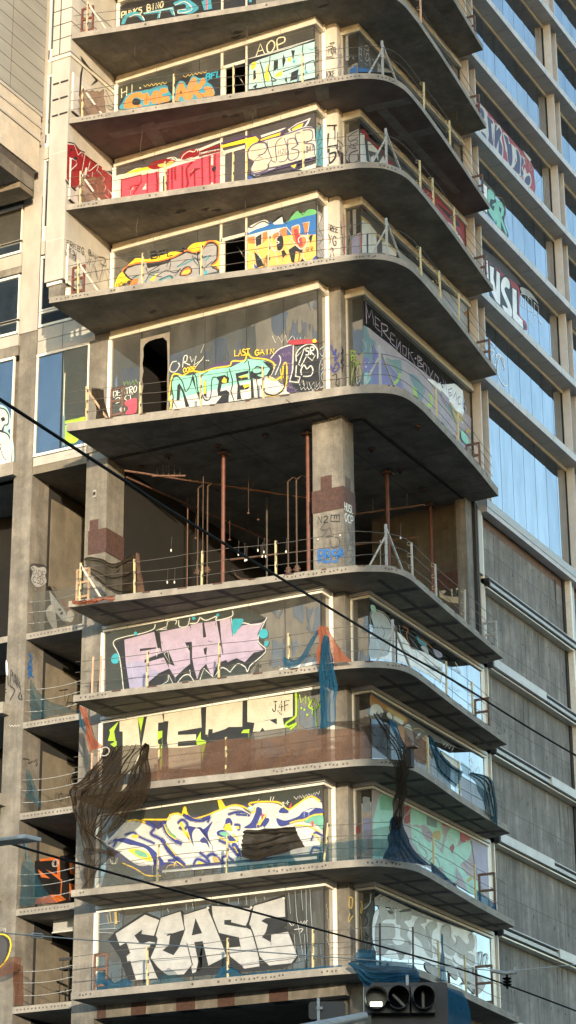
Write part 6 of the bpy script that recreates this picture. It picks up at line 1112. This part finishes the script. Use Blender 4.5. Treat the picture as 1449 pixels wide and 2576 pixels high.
# vertical pipe clutter at the back
for i in range(9):
    x=-6.8+i*.75+random.uniform(-.1,.1); y=random.uniform(3,6.5); z1=random.uniform(31.2,33.6) if i%3 else 35.3
    b=MB(); b.tube([(x,y,30.05),(x+random.uniform(-.05,.05),y,z1)],random.choice([.014,.02,.03]),random.choice([M['pipe'],M['wire'],M['steel'],M['brownframe']]),6); tag(b.build('stub_pipe'),'upright stub pipe standing deep inside the dark open storey','pipe','stub pipes deep in the open storey')
# pale duct and chair frame in the lower bay
t=thing('air_duct','pale sheet metal duct under the ceiling of the lowest bay','duct'); b=MB(); p=bp(t5(400,600),'y',1.0); q=bp(t5(560,480),'y',1.0)
b.box(p.x,q.x+.5,1.0,1.9,p.z,p.z+.5,M['alu']); b.build('casing',t); b=MB(); b.box(p.x-.02,q.x+.5,.97,1.0,p.z-.02,p.z+.02,M['band']); b.box(p.x-.02,q.x+.5,.97,1.0,p.z+.48,p.z+.52,M['band']); b.build('flange',t)
p=bp(t5(470,980),'y',.3); t=thing('stool','black metal frame chair hanging at the edge of the lowest bay','chair')
for (a,c_) in (((0,0,0),(0,0,.75)),((.22,0,0),(.2,0,.6)),((.1,.2,0),(.1,.2,.6)),((.3,.2,0),(.3,.2,.75))): b=MB(); b.tube([tuple(p+Vector(a)),tuple(p+Vector(c_))],.014,M['joint'],5); b.build('leg',t)
b=MB(); b.box(p.x-.12,p.x+.34,p.y-.02,p.y+.3,p.z+.4,p.z+.44,M['joint']); b.box(p.x-.12,p.x+.3,p.y-.02,p.y+.02,p.z+.66,p.z+.74,M['joint']); b.build('seat',t)
# ------------------------------------------------------------ street level: cables, transit signal
def cable(lab,pts,rad,name='overhead_cable',mat='cable',group=None):
    P=cr([far(D,d) for D,d in pts],8); b=MB(); b.tube([tuple(p) for p in P],rad,M[mat],8,False); o=b.build(name,smooth=True); tag(o,lab,'cable',group); return o
cable('thick black overhead cable slanting across the open storey',[((-300,812),19),((0,1005),20.5),((313,1208.6),23),((483,1318),25),((966,1612),33),((1152,1719),36.5),((1449,1900.6),43),((1900,2150),56)],.017)
cable('lower black overhead cable crossing the silver block lettering',[((-300,2050),20),((0,2115.6),22),((106.7,2146.6),23),((483,2252),26),((966,2383),31),((1200,2452),34),((1449,2543),37),((1800,2680),42)],.0125)
cable('thin grey span wire with a turnbuckle near the bottom',[((-300,2325),24),((0,2346.6),25),((240,2366),26.3),((483,2382),28),((966,2418),31),((1233,2441),33.5)],.007,'span_wire','steel')
cable('thin span wire rising to the right from the insulator clamp',[((1275,2443),33.5),((1449,2427),35),((1800,2400),38)],.007,'span_wire','steel')
t=thing('turnbuckle','galvanised turnbuckle on the thin grey span wire at lower left','turnbuckle'); a=far((78,2352.5),25.4); c=far((110,2355),25.6); d=(c-a)
b=MB(); u=Vector((0,0,.022)); b.tube([a,a+u+d*.12,c+u-d*.12,c,c-u-d*.12,a-u+d*.12,a],.007,M['alu'],6); b.build('body',t)
b=MB(); b.tube([a-d*.5,a+d*.15],.009,M['steel'],6); b.build('eye_bolt',t)
t=thing('insulator_clamp','dark cable insulator clamp on the span wire at lower right','insulator'); q=far((1275,2452),33.8)
b=MB(); 
for i in range(3): b.tube([q+Vector((0,0,-.05-i*.045)),q+Vector((0,0,-.075-i*.045))],[.07,.045],M['cable'],12)
b.tube([q+Vector((0,0,.02)),q+Vector((0,0,-.2))],.018,M['cable'],8); b.build('insulator_disc',t)
b=MB(); b.tube([q+Rv*-.24+Vector((0,0,.06)),q+Vector((0,0,.02)),q+Rv*.14+Vector((0,0,.04))],.028,M['steel'],8); b.tube([q+Rv*.1,q+Rv*.13+Vector((0,0,.12))],.02,M['steel'],6); b.build('clamp_arm',t)
t=thing('street_lamp','slim pale street lamp head poking in at the lower left','street lamp'); a=far((-60,2123),22); c=far((60,2109),21.5); X=(c-a).normalized(); Yv=Vector((0,0,1)).cross(X).normalized()
b=MB(); 
def obox(b,o,ax,ay,az,m):
    V=[o+ax*i+ay*j+az*k for k in (0,1) for j in (0,1) for i in (0,1)]; n=len(b.v); b.v+=[tuple(v) for v in V]
    for f in ((0,2,3,1),(4,5,7,6),(0,1,5,4),(2,6,7,3),(0,4,6,2),(1,3,7,5)): b.f.append(tuple(n+i for i in f)); b.m.append(b.mi(m))
obox(b,a,X*((c-a).length-.1),Yv*.2,Vector((0,0,.035)),M['steel']); b.build('arm',t,bevel=.008)
b=MB(); obox(b,c-X*.1,X*.11,Yv*.2,Vector((0,0,.04)),M['band']); b.build('end_cap',t,bevel=.008)
# transit signal, three aspects side by side
SG=thing('transit_signal','black streetcar signal with a lit white horizontal bar','traffic signal'); DS=34.0; PX=FPX/DS
o0=far((1043,2525),DS); nx=Vector((Rv.x,Rv.y,0)).normalized(); ny=Vector((-nx.y,nx.x,0)); up=Vector((0,0,1))   # ny points away from the camera
def L3(x,y,z): return o0+nx*x+ny*y+up*z
def lbox(b,x0,x1,y0,y1,z0,z1,m): obox(b,L3(x0,y0,z0),nx*(x1-x0),ny*(y1-y0),up*(z1-z0),m)
def dpx(X,Y): return ((X-1043)/PX,(2525-Y)/PX)
x0,zt=dpx(933,2471); x1,zb=dpx(1127,2600)
b=MB(); r=.05
def rr(x0,x1,z0,z1,r,n=5):
    o=[]
    for cx,cz,a0 in ((x1-r,z0+r,-90),(x1-r,z1-r,0),(x0+r,z1-r,90),(x0+r,z0+r,180)):
        for i in range(n+1): a=math.radians(a0+90*i/n); o.append((cx+r*math.cos(a),cz+r*math.sin(a)))
    return o
def plate(b,P,y0,y1,m):
    n=len(b.v); k=len(P); b.v+=[tuple(L3(x,y0,z)) for x,z in P]+[tuple(L3(x,y1,z)) for x,z in P]
    for i in range(k): j=(i+1)%k; b.f.append((n+i,n+j,n+k+j,n+k+i)); b.m.append(b.mi(m))
    b.f.append(tuple(n+i for i in range(k))); b.m.append(b.mi(m)); b.f.append(tuple(n+k+i for i in reversed(range(k)))); b.m.append(b.mi(m))
plate(b,rr(x0,x1,zb,zt,.04),.02,.03,M['black']); b.build('backplate',SG)
m,nt,p=nmat('lit_white_bar'); p.inputs['Base Color'].default_value=(.9,.9,.85,1); p.inputs['Emission Color'].default_value=(1,.98,.85,1); p.inputs['Emission Strength'].default_value=.9; M['lit']=m
M['lensl']=plain('painted_lens_glow',(.035,.035,.008),.3,var=.3,scale=12)  # yellow-green glow of the lit aspect is put into the lens colour
M['dull']=plain('unlit_bar_lens',(.06,.058,.052),.3,var=.2)
for i,(X,kind) in enumerate(((941+2,'h'),(1000,'d'),(1063,'v'))):
    cx,cz=dpx(X+(2 if i==0 else 0),2519+i*0); R_=.163
    b=MB(); lbox(b,cx-.178,cx+.178,-.16,.019,cz-.2,cz+.2,M['housing']); h=b.build('signal_section',SG,bevel=.012)
    b=MB(); n=28; 
    # cut-away tunnel visor
    vs=[]
    for j in range(n+1):
        a=math.radians(-90+360*j/n); dep=.3 if math.sin(a)>-.6 else .2
        vs.append((math.cos(a),math.sin(a),dep))
    for j in range(n):
        a,c=vs[j],vs[j+1]
        for rad,inv in ((R_,0),(R_-.008,1)):
            q=[L3(cx+a[0]*rad,-.16,cz+a[1]*rad),L3(cx+c[0]*rad,-.16,cz+c[1]*rad),L3(cx+c[0]*rad,-.16-c[2],cz+c[1]*rad),L3(cx+a[0]*rad,-.16-a[2],cz+a[1]*rad)]
            b.face(q,M['black'])
        q=[L3(cx+a[0]*R_,-.16-a[2],cz+a[1]*R_),L3(cx+c[0]*R_,-.16-c[2],cz+c[1]*R_),L3(cx+c[0]*(R_-.008),-.16-c[2],cz+c[1]*(R_-.008)),L3(cx+a[0]*(R_-.008),-.16-a[2],cz+a[1]*(R_-.008))]; b.face(q,M['black'])
    b.build('visor',h)
    b=MB(); b.face([L3(cx+math.cos(2*math.pi*j/n)*(R_-.01),-.163,cz+math.sin(2*math.pi*j/n)*(R_-.01)) for j in range(n)],M['lensl'] if kind=='h' else M['cable']); b.build('lens',h)
    b=MB(); mt=M['lit'] if kind=='h' else M['dull']
    if kind=='h': lbox(b,cx-.085,cx+.085,-.172,-.166,cz-.095,cz-.035,mt)
    elif kind=='v': lbox(b,cx-.018,cx+.018,-.172,-.166,cz-.12,cz+.12,mt)
    else:
        A=Vector((.7,-.72)); B_=Vector((.72,.7)); c0=Vector((cx,cz)); P=[c0+A*.13+B_*.018,c0+A*.13-B_*.018,c0-A*.11-B_*.018,c0-A*.11+B_*.018]; plate(b,[(q.x,q.y) for q in P],-.172,-.166,mt)
    b.build('bar_symbol',h)
b=MB(); zz=dpx(0,2480)[1]; xx=dpx(1026,0)[0]; lbox(b,xx-.02,xx+.02,-.02,.018,zt-.05,zt+.1,M['alu']); b.build('mount_bracket',SG)
t=thing('signal_mast_arm','grey tubular mast arm reaching in from below to the transit signal','mast arm')
a=far((640,2612),32.5); c=far((920,2556),33.6); b=MB(); b.tube([a,c],[.075,.06],M['alu'],14); b.build('tube',t,smooth=False)
t=thing('street_sign','dark back of a rounded sign panel above the mast arm','sign'); Q0=(806,2533); 
X0,ZT=dpx(776,2527); X1,ZB=dpx(868,2562)
b=MB(); plate(b,rr(X0,X1,ZB-.05,ZT,.05),-.3,-.285,M['black']); b.build('panel',t); b=MB(); px=dpx(800,0)[0]; lbox(b,px-.02,px+.02,-.34,-.3,ZB-.1,ZT+.05,M['alu']); lbox(b,px-.03,px+.06,-.36,-.3,(ZB+ZT)/2-.02,(ZB+ZT)/2+.02,M['steel']); b.build('bracket',t)
EXPO=2.8
# ------------------------------------------------------------ light, sky, camera
AZ=math.radians(35); EL=math.radians(5)
sd=Vector((math.sin(AZ)*math.cos(EL),-math.cos(AZ)*math.cos(EL),math.sin(EL)))  # towards the sun
L=bpy.data.lights.new('sun','SUN'); L.energy=1.1; L.angle=math.radians(.6); L.color=(1,.8,.55)
so=bpy.data.objects.new('sun',L); COL.objects.link(so); so.rotation_euler=sd.to_track_quat('Z','Y').to_euler()
w=bpy.data.worlds.new('World'); SC.world=w; w.use_nodes=True; nt=w.node_tree
sky=nt.nodes.new('ShaderNodeTexSky'); sky.sky_type='NISHITA'; sky.sun_disc=False; sky.sun_elevation=EL
sky.sun_rotation=math.atan2(sd.x,sd.y); sky.altitude=50; sky.air_density=1; sky.dust_density=.3; sky.ozone_density=1.5
nt.links.new(sky.outputs[0],nt.nodes['Background'].inputs[0]); nt.nodes['Background'].inputs[1].default_value=.15
cd=bpy.data.cameras.new('camera'); co=bpy.data.objects.new('camera',cd); COL.objects.link(co)
from mathutils import Matrix
co.matrix_world=Matrix(((Rv.x,Uv.x,-Fv.x,CAM.x),(Rv.y,Uv.y,-Fv.y,CAM.y),(Rv.z,Uv.z,-Fv.z,CAM.z),(0,0,0,1)))
cd.sensor_fit='HORIZONTAL'; cd.sensor_width=36; cd.lens=36*FPX/1449; cd.clip_end=3000
SC.camera=co
SC.view_settings.view_transform='Standard'; SC.view_settings.look='None'; SC.view_settings.exposure=EXPO; SC.view_settings.gamma=1
